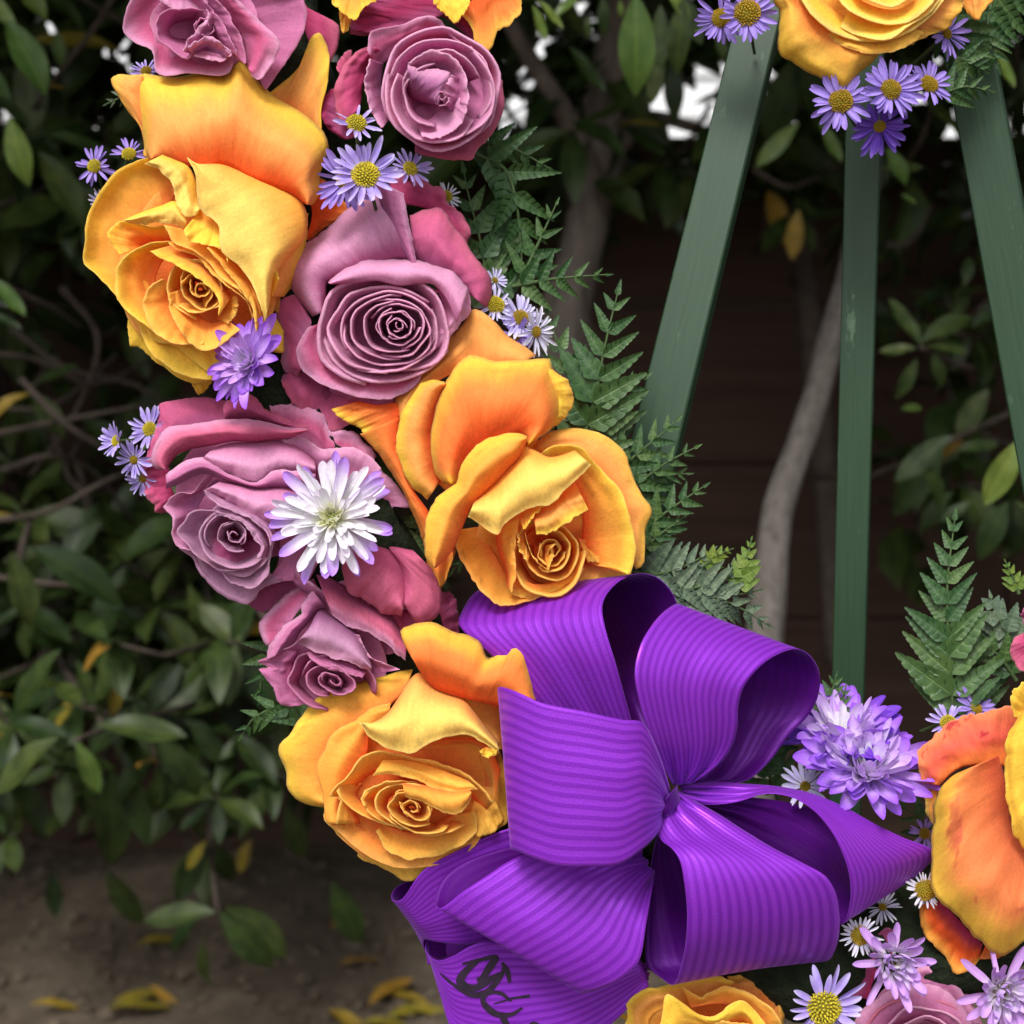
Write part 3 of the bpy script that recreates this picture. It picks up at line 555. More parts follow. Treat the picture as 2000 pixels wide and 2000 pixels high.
P([(1290,1700),(1268,1500),(1300,1460),(1330,1440),(1450,1330),(1550,1290),(1650,1258),(1850,1218),(1900,1250)], [(1400,1720),(1480,1640),(1560,1600),(1700,1590),(1850,1600)], 50, 60, (OR,(240,110,90),(248,150,100)), bulge=12, rip=16, bruise=2.8, bcol=(.55, .02, .05), nu=54, nv=22, jit=8, label='petal blotched with red at its outer edge')
P([(1870,1290),(1850,1200),(1860,1130),(1932,1070),(2000,1050)], [(1932,1300),(2050,1250)], 120, 90, YY)
P([(1960,1230),(1880,1310),(1830,1400),(1810,1500),(1815,1650),(1835,1850),(1880,2050),(1960,2150),(2100,2200)], [(2050,1200),(2050,1400),(2050,1700),(2100,2000)], 130, 120, (YO,YL,YL), bulge=20, nu=50, nv=20, rip=16, jit=8)
rose(2050, 1250, 0, 'magenta rose showing only a curled petal tip at the right edge')
P([(1932,750),(1870,800),(1845,880),(1880,960),(1932,1010),(2050,1000)], [(2000,780),(2080,860)], 40, 40, CRI)
P([(2000,590),(1930,610),(1915,660),(1940,720)], [(2080,600),(2080,720)], 20, 20, (MG,CR,MD))

# --- roses along the bottom
rose(1380, 1990, 10, 'amber rose half cut by the bottom edge directly under the bow')
ctx((1150, 1500), 550, z=50)
cup((820,1800), 450, 260, 0, 20, 40, (DO,OR,YO))
P([(950,1440),(1180,1400),(1300,1385),(1360,1400),(1400,1500),(1330,1600),(1345,1700),(1320,1800)], [(1000,1560),(1200,1640),(1250,1800)], 0, 10, (OR,PE,YT), rip=9)
P([(215,1690),(270,1750),(300,1640),(360,1540)], [(400,1700),(420,1640)], -10, 0, ORP)
P([(230,1900),(270,1700),(260,1620),(380,1525),(520,1505),(620,1480),(720,1440),(900,1430),(1000,1470)], [(400,1900),(430,1700),(620,1620),(900,1560)], 30, 20, (YO,PE,YL), lip=6)
P([(640,1500),(700,1540),(770,1575),(830,1540),(950,1500),(1050,1530),(1170,1590),(1260,1660),(1320,1760),(1340,1900)], [(700,1650),(850,1620),(1000,1640),(1150,1720),(1200,1850)], 60, 40, (OR,YO,YT), lip=7)
P([(490,1900),(500,1700),(540,1560),(640,1610),(750,1690),(860,1710),(960,1640),(1050,1600),(1160,1680),(1210,1760),(1240,1900)], [(640,1900),(660,1800),(760,1800),(900,1790),(1060,1740),(1120,1900)], 90, 60, (YO,YL,YL), lip=7, bulge=16, nu=40)
P([(740,1800),(900,1750),(1100,1765),(1150,1850)], [(800,1900),(1100,1900)], 96, 60, YDK, lip=6)
rose(1850, 2020, 10, 'mauve pink rose at the bottom edge behind the small lilac chrysanthemums')
ctx((1500, 1500), 500, z=40)
P([(560,1700),(620,1560),(700,1400),(760,1340),(900,1210),(1000,1260)], [(760,1750),(800,1600),(950,1400)], -20, -10, (CR,MD,MD))
P([(1080,1290),(1200,1320),(1300,1400),(1400,1540),(1500,1640),(1560,1800)], [(1000,1500),(1150,1560),(1350,1700)], 0, 0, MDK)
P([(1000,1600),(1150,1500),(1300,1520),(1400,1600),(1430,1630),(1520,1780),(1600,1932)], [(1050,1700),(1200,1650),(1350,1750),(1450,1932)], 20, 20, MAU)
cup((1150,2060), 470, 450, 0, 20, 30, (MD,MM,MM))
P([(640,1932),(720,1820),(860,1700),(1000,1640),(1120,1620),(1300,1660),(1440,1760),(1560,1932)], [(900,2000),(1150,1900),(1400,2000)], 30, 30, (MD,MM,ML), bulge=14)
ring((1150,2090), 420, 370, 0, 180, 340, 44, depth=60, lip=16, pal=(MG,ML,CP), wall=.8)
ring((1170,2110), 330, 300, 0, 175, 350, 50, depth=60, lip=14, pal=MPL, wall=.8)
ring((1180,2120), 250, 240, 0, 170, 370, 56, depth=60, lip=12, pal=MPL, wall=.8)
rose(1700, -20, 10, 'golden amber rose cut by the top edge over the green easel legs')
ctx((1400, 0), z=50)
P([(1540,30),(1580,90),(1640,132),(1670,80),(1700,40),(1800,-40)], [(1560,-60),(1700,-80)], 0, 0, (OR,PE,YO))
P([(1230,275),(1310,230),(1400,200),(1462,172),(1500,110),(1545,40),(1570,-60)], [(1050,180),(1200,120),(1350,-40)], 20, 30, (OR,PE,YT), rip=7)
P([(350,-60),(365,20),(395,60),(392,200),(390,342),(470,390),(560,450),(690,520),(740,555),(790,570),(830,540),(880,480),(960,410),(1050,320),(1150,300),(1240,275)], [(480,-40),(560,60),(650,150),(760,210),(860,240),(1000,250),(1150,220)], 10, 40, (OR,YT,YL), bulge=10, nu=46, rip=8, curl=10)
cup((1000,-160), 520, 440, 0, 20, 20, (DO,YO,YT))
P([(690,215),(800,290),(940,330),(1100,320),(1220,270),(1300,200)], [(800,200),(1000,220),(1200,170)], 44, 40, (OR,YT,YT), lip=5)
ring((970,-330), 560, 570, 0, 20, 160, 56, depth=30, lip=10, pal=(YO,YL,YP), wall=.8)
ring((1010,-320), 470, 545, 0, 30, 120, 64, depth=30, lip=8, pal=(YO,YL,YP), wall=.8)
ring((1080,-300), 390, 440, 0, 20, 160, 72, depth=30, lip=8, pal=(YO,YL,YP), wall=.8)
ring((1050,-300), 260, 340, 0, 20, 160, 80, depth=30, lip=8, pal=(YO,YL,YP), wall=.7)

# ------------------------------------------------------------------ the purple bow
def ribbon_material(inner=False):
    m, t, n, out = newmat('ribbon_back' if inner else 'striped_satin_ribbon'); L = t.links.new
    uv = N(n, 'ShaderNodeUVMap'); sx = N(n, 'ShaderNodeSeparateXYZ'); L(uv.outputs[0], sx.inputs[0])
    a = N(n, 'ShaderNodeMath', operation='MULTIPLY'); L(sx.outputs[0], a.inputs[0]); a.inputs[1].default_value = 2 * math.pi * 15
    b = N(n, 'ShaderNodeMath', operation='SINE'); L(a.outputs[0], b.inputs[0])
    st = N(n, 'ShaderNodeMapRange'); st.interpolation_type = 'SMOOTHSTEP'; st.inputs[1].default_value = -.5; st.inputs[2].default_value = .8; L(b.outputs[0], st.inputs[0])   # 1 on the matt ribs
    # the cross threads of the weave
    wv = N(n, 'ShaderNodeTexNoise'); mp = N(n, 'ShaderNodeMapping'); mp.inputs['Scale'].default_value = (90, 420, 1)
    L(uv.outputs[0], mp.inputs[0]); L(mp.outputs[0], wv.inputs['Vector']); wv.inputs['Scale'].default_value = 1; wv.inputs['Detail'].default_value = 2
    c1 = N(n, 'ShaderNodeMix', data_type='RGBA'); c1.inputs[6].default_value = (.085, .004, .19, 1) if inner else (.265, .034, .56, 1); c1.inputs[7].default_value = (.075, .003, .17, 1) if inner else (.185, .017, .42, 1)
    L(st.outputs[0], c1.inputs[0])
    m2 = N(n, 'ShaderNodeMapRange'); m2.inputs[1].default_value = .3; m2.inputs[2].default_value = .7; m2.inputs[3].default_value = .72; m2.inputs[4].default_value = 1.22
    L(wv.outputs[0], m2.inputs[0])
    vm = N(n, 'ShaderNodeVectorMath', operation='SCALE'); L(c1.outputs[2], vm.inputs[0]); L(m2.outputs[0], vm.inputs['Scale'])
    rg = N(n, 'ShaderNodeMapRange'); rg.inputs[3].default_value = .30; rg.inputs[4].default_value = .5; L(st.outputs[0], rg.inputs[0])
    bp = N(n, 'ShaderNodeBump'); bp.inputs['Strength'].default_value = .05 if inner else .16; bp.inputs['Distance'].default_value = .0005; L(st.outputs[0], bp.inputs['Height'])
    b2 = N(n, 'ShaderNodeBump'); b2.inputs['Strength'].default_value = .25; b2.inputs['Distance'].default_value = .0003; L(wv.outputs[0], b2.inputs['Height']); L(bp.outputs[0], b2.inputs['Normal'])
    p = N(n, 'ShaderNodeBsdfPrincipled'); L(vm.outputs[0], p.inputs['Base Color']); L(rg.outputs[0], p.inputs['Roughness']); L(b2.outputs[0], p.inputs['Normal'])
    p.inputs['Metallic'].default_value = .25; p.inputs['Specular IOR Level'].default_value = .45; p.inputs['Specular Tint'].default_value = (.75, .45, 1, 1)
    p.inputs['Sheen Weight'].default_value = .35; p.inputs['Sheen Tint'].default_value = (.6, .3, 1, 1); p.inputs['Sheen Roughness'].default_value = .35
    tr = N(n, 'ShaderNodeBsdfTranslucent'); tr.inputs['Color'].default_value = (.22, .01, .45, 1)
    mx = N(n, 'ShaderNodeMixShader'); mx.inputs[0].default_value = .12
    L(p.outputs[0], mx.inputs[1]); L(tr.outputs[0], mx.inputs[2]); L(mx.outputs[0], out.inputs[0])
    return m
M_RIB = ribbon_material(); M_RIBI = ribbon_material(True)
M_INK = noise_material('dark_marker_ink', (.012, .008, .016), (.03, .015, .035), (300, 300, 300), rough=.6, bump=.0)
bow = empty('ribbon_bow', W(1295, 1570, 120), 'large purple striped satin ribbon bow with pointed loops at the bottom of the wreath', 'bow')
def sp(*segs):
    """points given in the zoomed windows: each segment is (window, [(x, y, z)...])"""
    o = []
    for (ox, oy, size), pts in segs:
        f = size / 1932.
        o += [(ox + x * f, oy + y * f, z) for x, y, z in pts]
    return o
A_ = (750, 1100, 600); B_ = (1200, 1100, 650); C_ = (750, 1500, 500); D_ = (1150, 1500, 550)
def strip(name, EA, EB, nl=110, nw=34, bow_out=0, label=None, parent=None, wob=1.2, flip=None):
    SE[0] += 1; sd = SE[0] * 3.7
    rs = resample_k if len(EA) == len(EB) else resample
    if len(EA) != len(EB): print('UNEQUAL', label, len(EA), len(EB))
    a = rs(EA, nl); b = rs(EB, nl); V = []; U = []
    for i in range(nl + 1):
        for j in range(nw + 1):
            q = a[i].lerp(b[i], j / nw)
            z = q.z + bow_out * math.sin(math.pi * j / nw) + wob * 3 * noise.noise(Vector((j / nw * 2.5, i / nl * 5, sd)))
            e = min(i, nl - i) / nl
            if name == 'loop':     # gathers where the ribbon is pinched into the knot
                z += (9 * math.exp(-e / .07) + 2.2 * math.exp(-e / .2)) * math.sin(j / nw * 19 + sd) * (1 if e > .01 else .4)
            else: e = 1
            gx = 3.5 * math.exp(-e / .05) * math.cos(j / nw * 17 + sd * 2)
            V.append(W(q.x + gx, q.y, z)); U.append((j / nw, i / nl))
    o = link_mesh(name, V, grid_faces(nw, nl), M_RIB, parent or bow, U, thick=.0003)
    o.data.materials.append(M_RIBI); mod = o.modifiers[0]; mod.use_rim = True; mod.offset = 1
    if flip is None: flip = name == 'loop'
    if flip: o.data.flip_normals()
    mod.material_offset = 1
    if label: o['label'] = label
    return o
KN = (1299, 1572)
# upper left loop, opening to the right
strip('loop',
  sp((A_, [(1740,1520,165),(1640,1250,200),(1560,1000,232),(1460,640,268),(1390,400,262),(1375,260,240),(1440,150,205),(1560,75,160),(1700,85,110),(1800,170,80),(1850,300,60),(1830,600,60),(1780,1000,80),(1740,1500,120)])),
  sp((A_, [(1700,1540,150),(1380,1330,175),(1050,1000,175),(700,600,165),(480,400,130),(500,290,90),(600,170,40),(800,160,-10),(1000,200,-40),(1200,400,-50),(1400,700,-40),(1500,900,0),(1650,1200,50),(1700,1530,110)])))
# upper right loop
strip('loop',
  sp((B_, [(470,1270,170),(600,1170,195),(680,1060,215),(712,950,235),(718,830,250),(750,720,258),(830,615,250),(930,540,225),(1050,500,180),(1140,545,130),(1192,650,95),(1180,780,75),(1120,890,70),(1020,990,75),(900,1150,85),(760,1262,105),(400,1320,130)])),
  sp((B_, [(330,1290,170),(280,1180,215),(220,1040,260),(150,820,290),(118,640,300),(150,480,285),(210,370,255),(290,280,210),(370,238,160),(400,300,100),(330,420,50),(300,600,20),(300,800,10),(320,950,20),(340,1100,40),(350,1220,70),(380,1290,100)])), label='loop with its open end turned to the upper right')
# right loop that tapers to a point
strip('loop',
  sp((B_, [(370,1350,150),(520,1400,170),(700,1390,190),(880,1340,205),(1030,1360,215),(1160,1440,222),(1260,1560,225),(1330,1700,222),(1366,1830,212),(1368,1960,195),(1325,2090,165),(1200,2000,120),(1000,1850,80),(800,1700,60),(600,1550,70),(400,1420,100)])),
  sp((B_, [(400,1290,130),(560,1270,140),(740,1282,150),(930,1296,160),(1130,1335,165),(1330,1415,165),(1520,1520,160),(1690,1600,145),(1840,1660,120),(1835,1730,95),(1700,1850,75),(1560,1880,40),(1420,1600,10),(1180,1440,0),(900,1370,20),(420,1340,80)])), label='loop pointing right, hollow side toward the knot')
# far lower left loop
strip('loop',
  sp((C_, [(1700,500,60),(1300,430,80),(950,455,95),(600,600,100),(300,770,95),(140,985,80),(72,1000,60),(62,950,40),(110,890,20),(260,820,0),(600,700,-20),(1000,600,-20),(1600,520,20)])),
  sp((C_, [(1900,900,20),(1500,1050,40),(1200,1200,50),(900,1280,55),(640,1330,52),(400,1310,46),(315,1290,30),(300,1330,0),(330,1400,-20),(420,1440,-30),(800,1300,-50),(1200,1100,-50),(1700,800,0)])), label='shaded loop lowest at the left')
# lower left loop
strip('loop',
  sp((C_, [(1932,620,140),(1600,560,160),(1250,590,175),(970,690,190),(780,810,200),(600,930,204),(430,1058,190),(388,1020,170),(398,920,150),(470,800,130),(640,690,112),(960,590,90),(1300,520,70),(1900,560,80)])),
  sp((C_, [(2050,820,150),(2010,1000,195),(1975,1200,225),(1930,1440,230),(1830,1560,226),(1700,1640,216),(1500,1695,190),(1430,1650,160),(1400,1500,130),(1450,1300,90),(1600,1100,60),(1800,900,60),(2000,800,90)])), label='loop sweeping down to the lower left', bow_out=6)
# lower right loop
strip('loop',
  sp((D_, [(560,240,190),(470,330,205),(462,420,220),(500,500,240),(570,555,258),(625,640,272),(655,790,282),(674,980,280),(668,1170,262),(640,1330,228),(585,1480,180),(500,1440,130),(400,1350,105),(395,1150,90),(415,900,85),(430,650,100),(480,400,130)])),
  sp((D_, [(600,150,150),(740,235,165),(900,325,185),(1080,440,205),(1280,560,225),(1480,660,238),(1620,740,238),(1690,850,226),(1716,980,205),(1718,1120,175),(1690,1240,140),(1630,1320,100),(1400,1300,60),(1150,1100,40),(900,800,50),(700,500,70),(560,260,120)])), label='broad loop bending over to the lower right', bow_out=4)
# left loop in front
strip('loop',
  sp((A_, [(1800,1440,190),(1760,1300,240),(1700,1140,285),(1620,1000,312),(1500,985,322),(1250,930,322),(1000,880,308),(850,815,285),(770,785,262),(728,778,240),(720,800,215),(760,860,190),(850,920,170),(1200,1050,130),(1600,1250,110),(1780,1450,120)])),
  sp((A_, [(1750,1560,185),(1740,1640,225),(1700,1720,265),(1620,1800,300),(1480,1890,318),(1300,1905,325),(1100,1900,318),(930,1850,300),(840,1810,276),(800,1800,250),(815,1770,215),(900,1720,180),(1050,1700,150),(1300,1680,120),(1560,1640,100),(1720,1560,120)])), label='square loop in front at the left', bow_out=5)
# knot
strip('knot',
  sp((A_, [(1690,1500,120),(1700,1560,180),(1740,1600,214),(1800,1570,214),(1860,1500,180),(1850,1440,120)])),
  sp((A_, [(1660,1420,120),(1690,1470,190),(1760,1490,224),(1800,1450,220),(1840,1400,180),(1830,1350,120)])), nl=30, nw=12)
# tail with the hand lettering
tailA = sp((C_, [(318,1290,24),(312,1340,60),(345,1450,96),(370,1600,112),(420,1800,116),(500,1960,112),(600,2150,100),(680,2350,90)]))
tailB = sp((C_, [(1000,1290,20),(1000,1300,40),(1250,1380,70),(1560,1560,90),(1780,1680,96),(1700,1960,98),(1700,2150,96),(1700,2350,90)]))
# its near edge turned over
tail = strip('tail', sp((C_, [(330,1300,0),(318,1380,30),(400,1452,60),(520,1420,90),(640,1350,105),(750,1310,108),(900,1310,100),(1100,1340,90),(1400,1360,84),(1900,1350,70)])),
             sp((C_, [(330,1310,-10),(350,1440,20),(430,1720,50),(540,2010,70),(800,2150,88),(1050,2200,90),(1300,2160,88),(1500,2080,86),(1750,1900,82),(2000,1640,74)])), label='tail with dark handwritten letters', wob=2)
strip('tail', sp((C_, [(300,1300,-30),(600,1200,-30),(1000,1150,-30),(1932,1150,-30)])), sp((C_, [(330,1480,-40),(700,1480,-30),(1200,1500,-30),(2000,1600,-20)])))
strip('tail', sp((D_, [(50,1620,20),(200,1440,30),(300,1380,50),(420,1400,40)])), sp((D_, [(0,1900,10),(130,1756,20),(300,1560,30),(400,1460,30)])), label='short dark end under the lower left loop')
# letters: strokes of a felt pen, lying on the tail
def on_tail(x, y):
    f = 500 / 1932.
    X, Y = 750 + x * f, 1500 + y * f
    best = None
    me = tail.data
    c = CAM; dirv = (W(X, Y, 0) - CAM).normalized()
    ok, loc, nor, idx = tail.ray_cast(c - tail.parent.location, dirv)
    return (loc + tail.parent.location) if ok else W(X, Y, 60)
def stroke(pts, widths, name='letter_stroke'):
    q = resample([(p[0], p[1], 0) for p in pts], 40); wd = resample([(w_ * .85, 0, 0) for w_ in widths], 40)
    V = []; d2 = []
    for i in range(41):
        d = (q[min(40, i + 1)] - q[max(0, i - 1)]); d.normalize(); nrm = Vector((-d.y, d.x, 0))
        for k in (-1, -.4, .4, 1):
            p = q[i] + nrm * (wd[i].x * k * .5); s = on_tail(p.x, p.y); V.append(s + (CAM - s).normalized() * .0004)
    return link_mesh(name, V, grid_faces(3, 40), M_INK, tail)
bpy.context.view_layer.update()
stroke([(590,1478),(680,1462),(760,1440),(845,1432),(800,1500),(735,1590),(700,1600)], [18, 40, 30, 34, 60, 70, 40])
stroke([(700,1462),(620,1530),(575,1600),(610,1650),(690,1660),(760,1620),(850,1570),(900,1550)], [40, 80, 60, 70, 60, 50, 50, 40])
stroke([(890,1470),(930,1530),(950,1620)], [30, 46, 30])
stroke([(420,1545),(480,1600),(560,1660),(660,1712),(760,1700),(830,1640),(890,1560),(905,1500)], [12, 18, 30, 50, 60, 50, 46, 30])
stroke([(960,1760),(880,1700),(790,1700),(745,1745),(780,1810),(860,1860),(960,1860),(1045,1810)], [20, 36, 32, 28, 32, 40, 60, 20])
stroke([(830,1780),(900,1760),(960,1740),(1100,1720)], [10, 20, 24, 28])
stroke([(880,1850),(905,1900),(960,1990)], [50, 60, 40])
stroke([(1060,1990),(1130,1930),(1190,1960)], [30, 40, 30])

# ------------------------------------------------------------------ asters and chrysanthemums
AST = lin((172, 148, 228)); ASL = lin((206, 194, 246)); ASW = lin((226, 222, 250)); ASV = lin((120, 78, 200))
DY = lin((226, 206, 60)); DG = lin((150, 140, 40)); DO_ = lin((190, 150, 40))
def floret_mesh(name, Lg, Wd, c0, c1, c2, cupd=.3, curve=.15, tip=.55, seed=0, nu=4, nv=9, fold=0.):
    """one ray petal lying along +x, starting at the origin, face up +z"""
    rd = random.Random(seed); V = []; U = []; C = []
    tw = rd.uniform(-.25, .25)
    for j in range(nv + 1):
        s = 1 - (1 - j / nv) ** 1.35
        wdt = Wd * (.32 + .68 * ss(0, .45, s)) * max(.04, 1 - max(0, (s - tip) / (1 - tip)) ** 2.3) ** .55 / 2
        for i in range(nu + 1):
            u = i / nu * 2 - 1
            x = Lg * s; y = wdt * u; z = curve * Lg * s * s + cupd * wdt * (u * u) * 1.6 + tw * y * s - fold * Lg * s ** 4
            V.append(Vector((x, y, z))); U.append((i / nu, s))
            c = mix(c0, c1, ss(0, .5, s)) if s < .5 else mix(c1, c2, ss(.5, 1, s))
            C.append(mix(c, c2, .35 * abs(u) ** 2))
    me = bpy.data.meshes.new(name); me.from_pydata(V, [], grid_faces(nu, nv)); me.materials.append(M_RAY)
    me.polygons.foreach_set('use_smooth', [True] * len(me.polygons))
    ul = me.uv_layers.new(name='UVMap'); ul.data.foreach_set('uv', [c for l in me.loops for c in U[l.vertex_index]])
    ca = me.color_attributes.new('Col', 'FLOAT_COLOR', 'POINT'); ca.data.foreach_set('color', [k for c in C for k in (c[0], c[1], c[2], 1.)])
    return me
def disc_mesh(name, r, h, c1, c2, seed=0, n=120):
    """the domed centre, packed with tiny tube flowers"""
    rd = random.Random(seed); V = []; F = []; C = []; U = []
    def add(vs, fs, c):
        b = len(V); V.extend(vs); F.extend([tuple(b + k for k in f) for f in fs]); C.extend([c] * len(vs)); U.extend([(.5, .5)] * len(vs))
    rings_ = 5; vs = [Vector((0, 0, h * .9))]; fs = []
    for q in range(1, rings_ + 1):
        a = q / rings_ * 1.5
        for k in range(14): vs.append(Vector((r * .92 * math.sin(a) * math.cos(k * .4488), r * .92 * math.sin(a) * math.sin(k * .4488), h * .9 * math.cos(a))))
    for k in range(14): fs.append((0, 1 + k, 1 + (k + 1) % 14))
    for q in range(rings_ - 1):
        for k in range(14): fs.append((1 + q*14 + k, 1 + (q+1)*14 + k, 1 + (q+1)*14 + (k+1) % 14, 1 + q*14 + (k+1) % 14))
    add(vs, fs, mix(c2, (.05, .05, .01), .3))
    for i in range(n):
        t = (i + .5) / n; a = math.acos(1 - t * .97); ph = i * 2.39996
        d = Vector((math.sin(a) * math.cos(ph) * r, math.sin(a) * math.sin(ph) * r, math.cos(a) * h))
        nn = Vector((d.x / r, d.y / r, d.z / h * .8 + .35)).normalized()
        k = r * .085 * rd.uniform(.8, 1.2); hh = r * .16 * rd.uniform(.7, 1.5)
        t1 = nn.orthogonal().normalized(); t2 = nn.cross(t1)
        vs = [d + t1*k, d + t2*k, d - t1*k, d - t2*k, d + nn*hh + t1*k*.8, d + nn*hh + t2*k*.8, d + nn*hh - t1*k*.8, d + nn*hh - t2*k*.8]
        add(vs, [(0,1,5,4),(1,2,6,5),(2,3,7,6),(3,0,4,7),(4,5,6,7)], mix(c1, c2, rd.random() * (.3 + .5 * t)))
    me = bpy.data.meshes.new(name); me.from_pydata(V, [], F); me.materials.append(M_DISC)
    ul = me.uv_layers.new(name='UVMap'); ul.data.foreach_set('uv', [c for l in me.loops for c in U[l.vertex_index]])
    ca = me.color_attributes.new('Col', 'FLOAT_COLOR', 'POINT'); ca.data.foreach_set('color', [k for c in C for k in (c[0], c[1], c[2], 1.)])
    return me
# unit-size meshes (metres for a 60-pixel flower), scaled per flower
U60 = 60 * SP
RAYS = {}
def rays(key, c0, c1, c2, **kw):
    RAYS[key] = [floret_mesh('floret', U60 * (.97 + .08 * (i % 3 - 1)), U60 * kw.get('w', .17) * (1 + .12 * (i % 2)), c0, c1, c2, cupd=.35, curve=kw.get('curve', .04) + .05 * (i - 2) / 2, seed=i, tip=kw.get('tip', .6), fold=kw.get('fold', 0.)) for i in range(5)]
rays('lilac', mix(AST, ASW, .5), AST, ASL); rays('violet', mix(AST, ASV, .3), AST, mix(AST, ASV, .3)); rays('deep', ASV, ASV, mix(ASV, AST, .3)); rays('pale', ASW, ASL, ASW); rays('white', ASW, ASW, (.85, .84, .9), w=.13)
DISCM = [disc_mesh('disc', U60 * .30, U60 * .2, DY, DG, seed=1), disc_mesh('disc', U60 * .30, U60 * .2, DO_, DG, seed=2)]
def frame_from(nx, ny):
    """flower axis: (0,0) faces the camera; nx to the photo's right, ny up"""
    a = (-FW + RT * nx + UP * ny).normalized()
    x = RT - a * RT.dot(a); x.normalize(); y = a.cross(x)
    return Matrix((x, y, a)).transposed().to_4x4()
def child(me, parent, mat):
    o = bpy.data.objects.new(me.name, me); col.objects.link(o); o.parent = parent; o.matrix_local = mat; return o
def aster(x, y, z, r, nx, ny, label, key='lilac', n=24, gap=(), disc=0, dr=1., cone=.12, seed=None, cat='aster'):
    rd = random.Random(seed if seed is not None else int(x * 7 + y))
    e = empty('aster', W(x, y, z), label, cat, 'lilac asters in the wreath')
    e.matrix_world = Matrix.Translation(W(x, y, z)) @ frame_from(nx, ny) @ Matrix.Rotation(rd.uniform(0, 6), 4, 'Z')
    s = r * .96 / 60.
    rot0 = e.matrix_world.copy()
    for i in range(n):
        ang = 2 * math.pi * (i + rd.uniform(-.25, .25)) / n
        d = rot0.to_3x3() @ Vector((math.cos(ang), math.sin(ang), 0))
        sa = math.degrees(math.atan2(d.dot(UP), d.dot(RT))) % 360
        if any(a <= sa <= b for a, b in gap): continue
        if rd.random() < .05: continue
        k = s * rd.uniform(.76, 1.08)
        tilt = cone + rd.uniform(-.16, .2) - (.5 if rd.random() < .08 else 0)
        m = Matrix.Rotation(ang, 4, 'Z') @ Matrix.Translation((U60 * .2 * s, 0, (i % 2) * .0004)) @ Matrix.Rotation(-tilt, 4, 'Y') @ Matrix.Rotation(rd.uniform(-.5, .5), 4, 'X') @ Matrix.Rotation(rd.uniform(-.12, .12), 4, 'Z') @ Matrix.Diagonal((k * .8, k * rd.uniform(.85, 1.1), k, 1))
        child(RAYS[key][rd.randrange(5)], e, m)
    child(DISCM[disc], e, Matrix.Diagonal((s * dr, s * dr, s * dr, 1)))
    # its thin stem, back into the wreath
    st = [Vector((0, 0, 0)), Vector((.001, -.004, -.012)), Vector((.002, -.010, -.03))]
    V = []; F = []
    for i, p in enumerate(st):
        for q in range(6): V.append(p + Vector((math.cos(q * 1.047), math.sin(q * 1.047), 0)) * .0008)
    for i in range(2):
        for q in range(6): F.append((i*6+q, i*6+(q+1) % 6, (i+1)*6+(q+1) % 6, (i+1)*6+q))
    if 'aster_stem' not in bpy.data.meshes:
        me = bpy.data.meshes.new('aster_stem'); me.from_pydata(V, [], F); me.materials.append(M_STEM)
    o = bpy.data.objects.new('stem', bpy.data.meshes['aster_stem']); col.objects.link(o); o.parent = e
    return e
aster(185, 325, 70, 43, -.15, .1, 'lilac aster farthest left, beside the golden rose', 'violet', 22, gap=((190, 215),))
aster(252, 302, 60, 38, .1, .55, 'lilac aster between the leftmost aster and the orange flushed petal', 'violet', 20, gap=((200, 340),), dr=1.15)
aster(286, 140, 20, 36, 0, .5, 'lilac aster half hidden under the dusky topmost rose', 'lilac', 18, disc=1)
aster(198, 392, 40, 30, -.4, -.3, 'pale aster mostly hidden behind the edge of the golden rose', 'pale', 16)
aster(696, 243, 200, 46, .2, .5, 'lilac aster with parted petals, beside the round mauve rose', 'lilac', 17, gap=((95, 150),), dr=1.3)
aster(714, 343, 190, 76, .1, .25, 'largest lilac aster above the spiral mauve rose', 'lilac', 26, dr=1.05)
aster(676, 352, 150, 70, -.3, -.2, 'lilac aster pressed under the left side of the largest one', 'violet', 26, disc=1, dr=.8)
aster(800, 330, 60, 46, .5, .3, 'lilac aster peeping out below the round mauve rose', 'lilac', 18)
aster(872, 384, -20, 36, .6, -.1, 'white aster behind the crimson petal beside the fern', 'white', 18)
aster(967, 596, 40, 40, .35, .2, 'aster with bright yellow eye right of the spiral mauve rose', 'pale', 24, dr=1.4)
aster(1016, 622, 20, 54, .5, .3, 'pale aster seen from its side behind the bright eyed aster', 'pale', 26, disc=1)
aster(1046, 648, 30, 52, .9, -.2, 'spiky pale aster nearest the fern above the orange rose', 'white', 30, disc=1, dr=.7)
aster(1005, 655, 30, 46, .3, -.1, 'lilac aster tucked behind the tall orange petals', 'violet', 22, disc=1, dr=.7)
aster(966, 548, 0, 34, .5, .3, 'pale aster peeping from behind the pink rose beside the dark fern', 'pale', 20, disc=1, dr=.6)
aster(228, 862, 60, 44, -.9, .1, 'aster turned sideways to the left, left of the dusky rose', 'lilac', 22, dr=.8, cone=.5)
aster(293, 838, 30, 50, -.3, .1, 'aster with a yellow eye touching the dusky rose at its left', 'lilac', 22, dr=.9)
aster(262, 898, 50, 44, -.3, -.2, 'aster with overlapping petals, middle of the trio beside the dusky rose', 'lilac', 20, disc=1, dr=.6)
aster(279, 935, 30, 42, -.2, -.4, 'lowest of the asters beside the dusky rose', 'lilac', 18, gap=((0, 90),), disc=1, dr=.5)
aster(1459, 27, 60, 66, 0, .05, 'mauve aster with orange yellow eye left of the topmost amber rose', 'violet', 28, disc=1, dr=1.25)
aster(1408, 36, 30, 58, -.1, -.1, 'mauve aster behind its neighbour at the top of the left easel leg', 'violet', 26, disc=1, dr=1.)
aster(1642, 199, 60, 66, -.1, .05, 'violet aster under the tip of the amber rose', 'violet', 28, disc=1, dr=1.1)
aster(1739, 176, 90, 66, .1, .1, 'fullest violet aster in the cluster under the amber rose', 'violet', 34, disc=1, dr=.95)
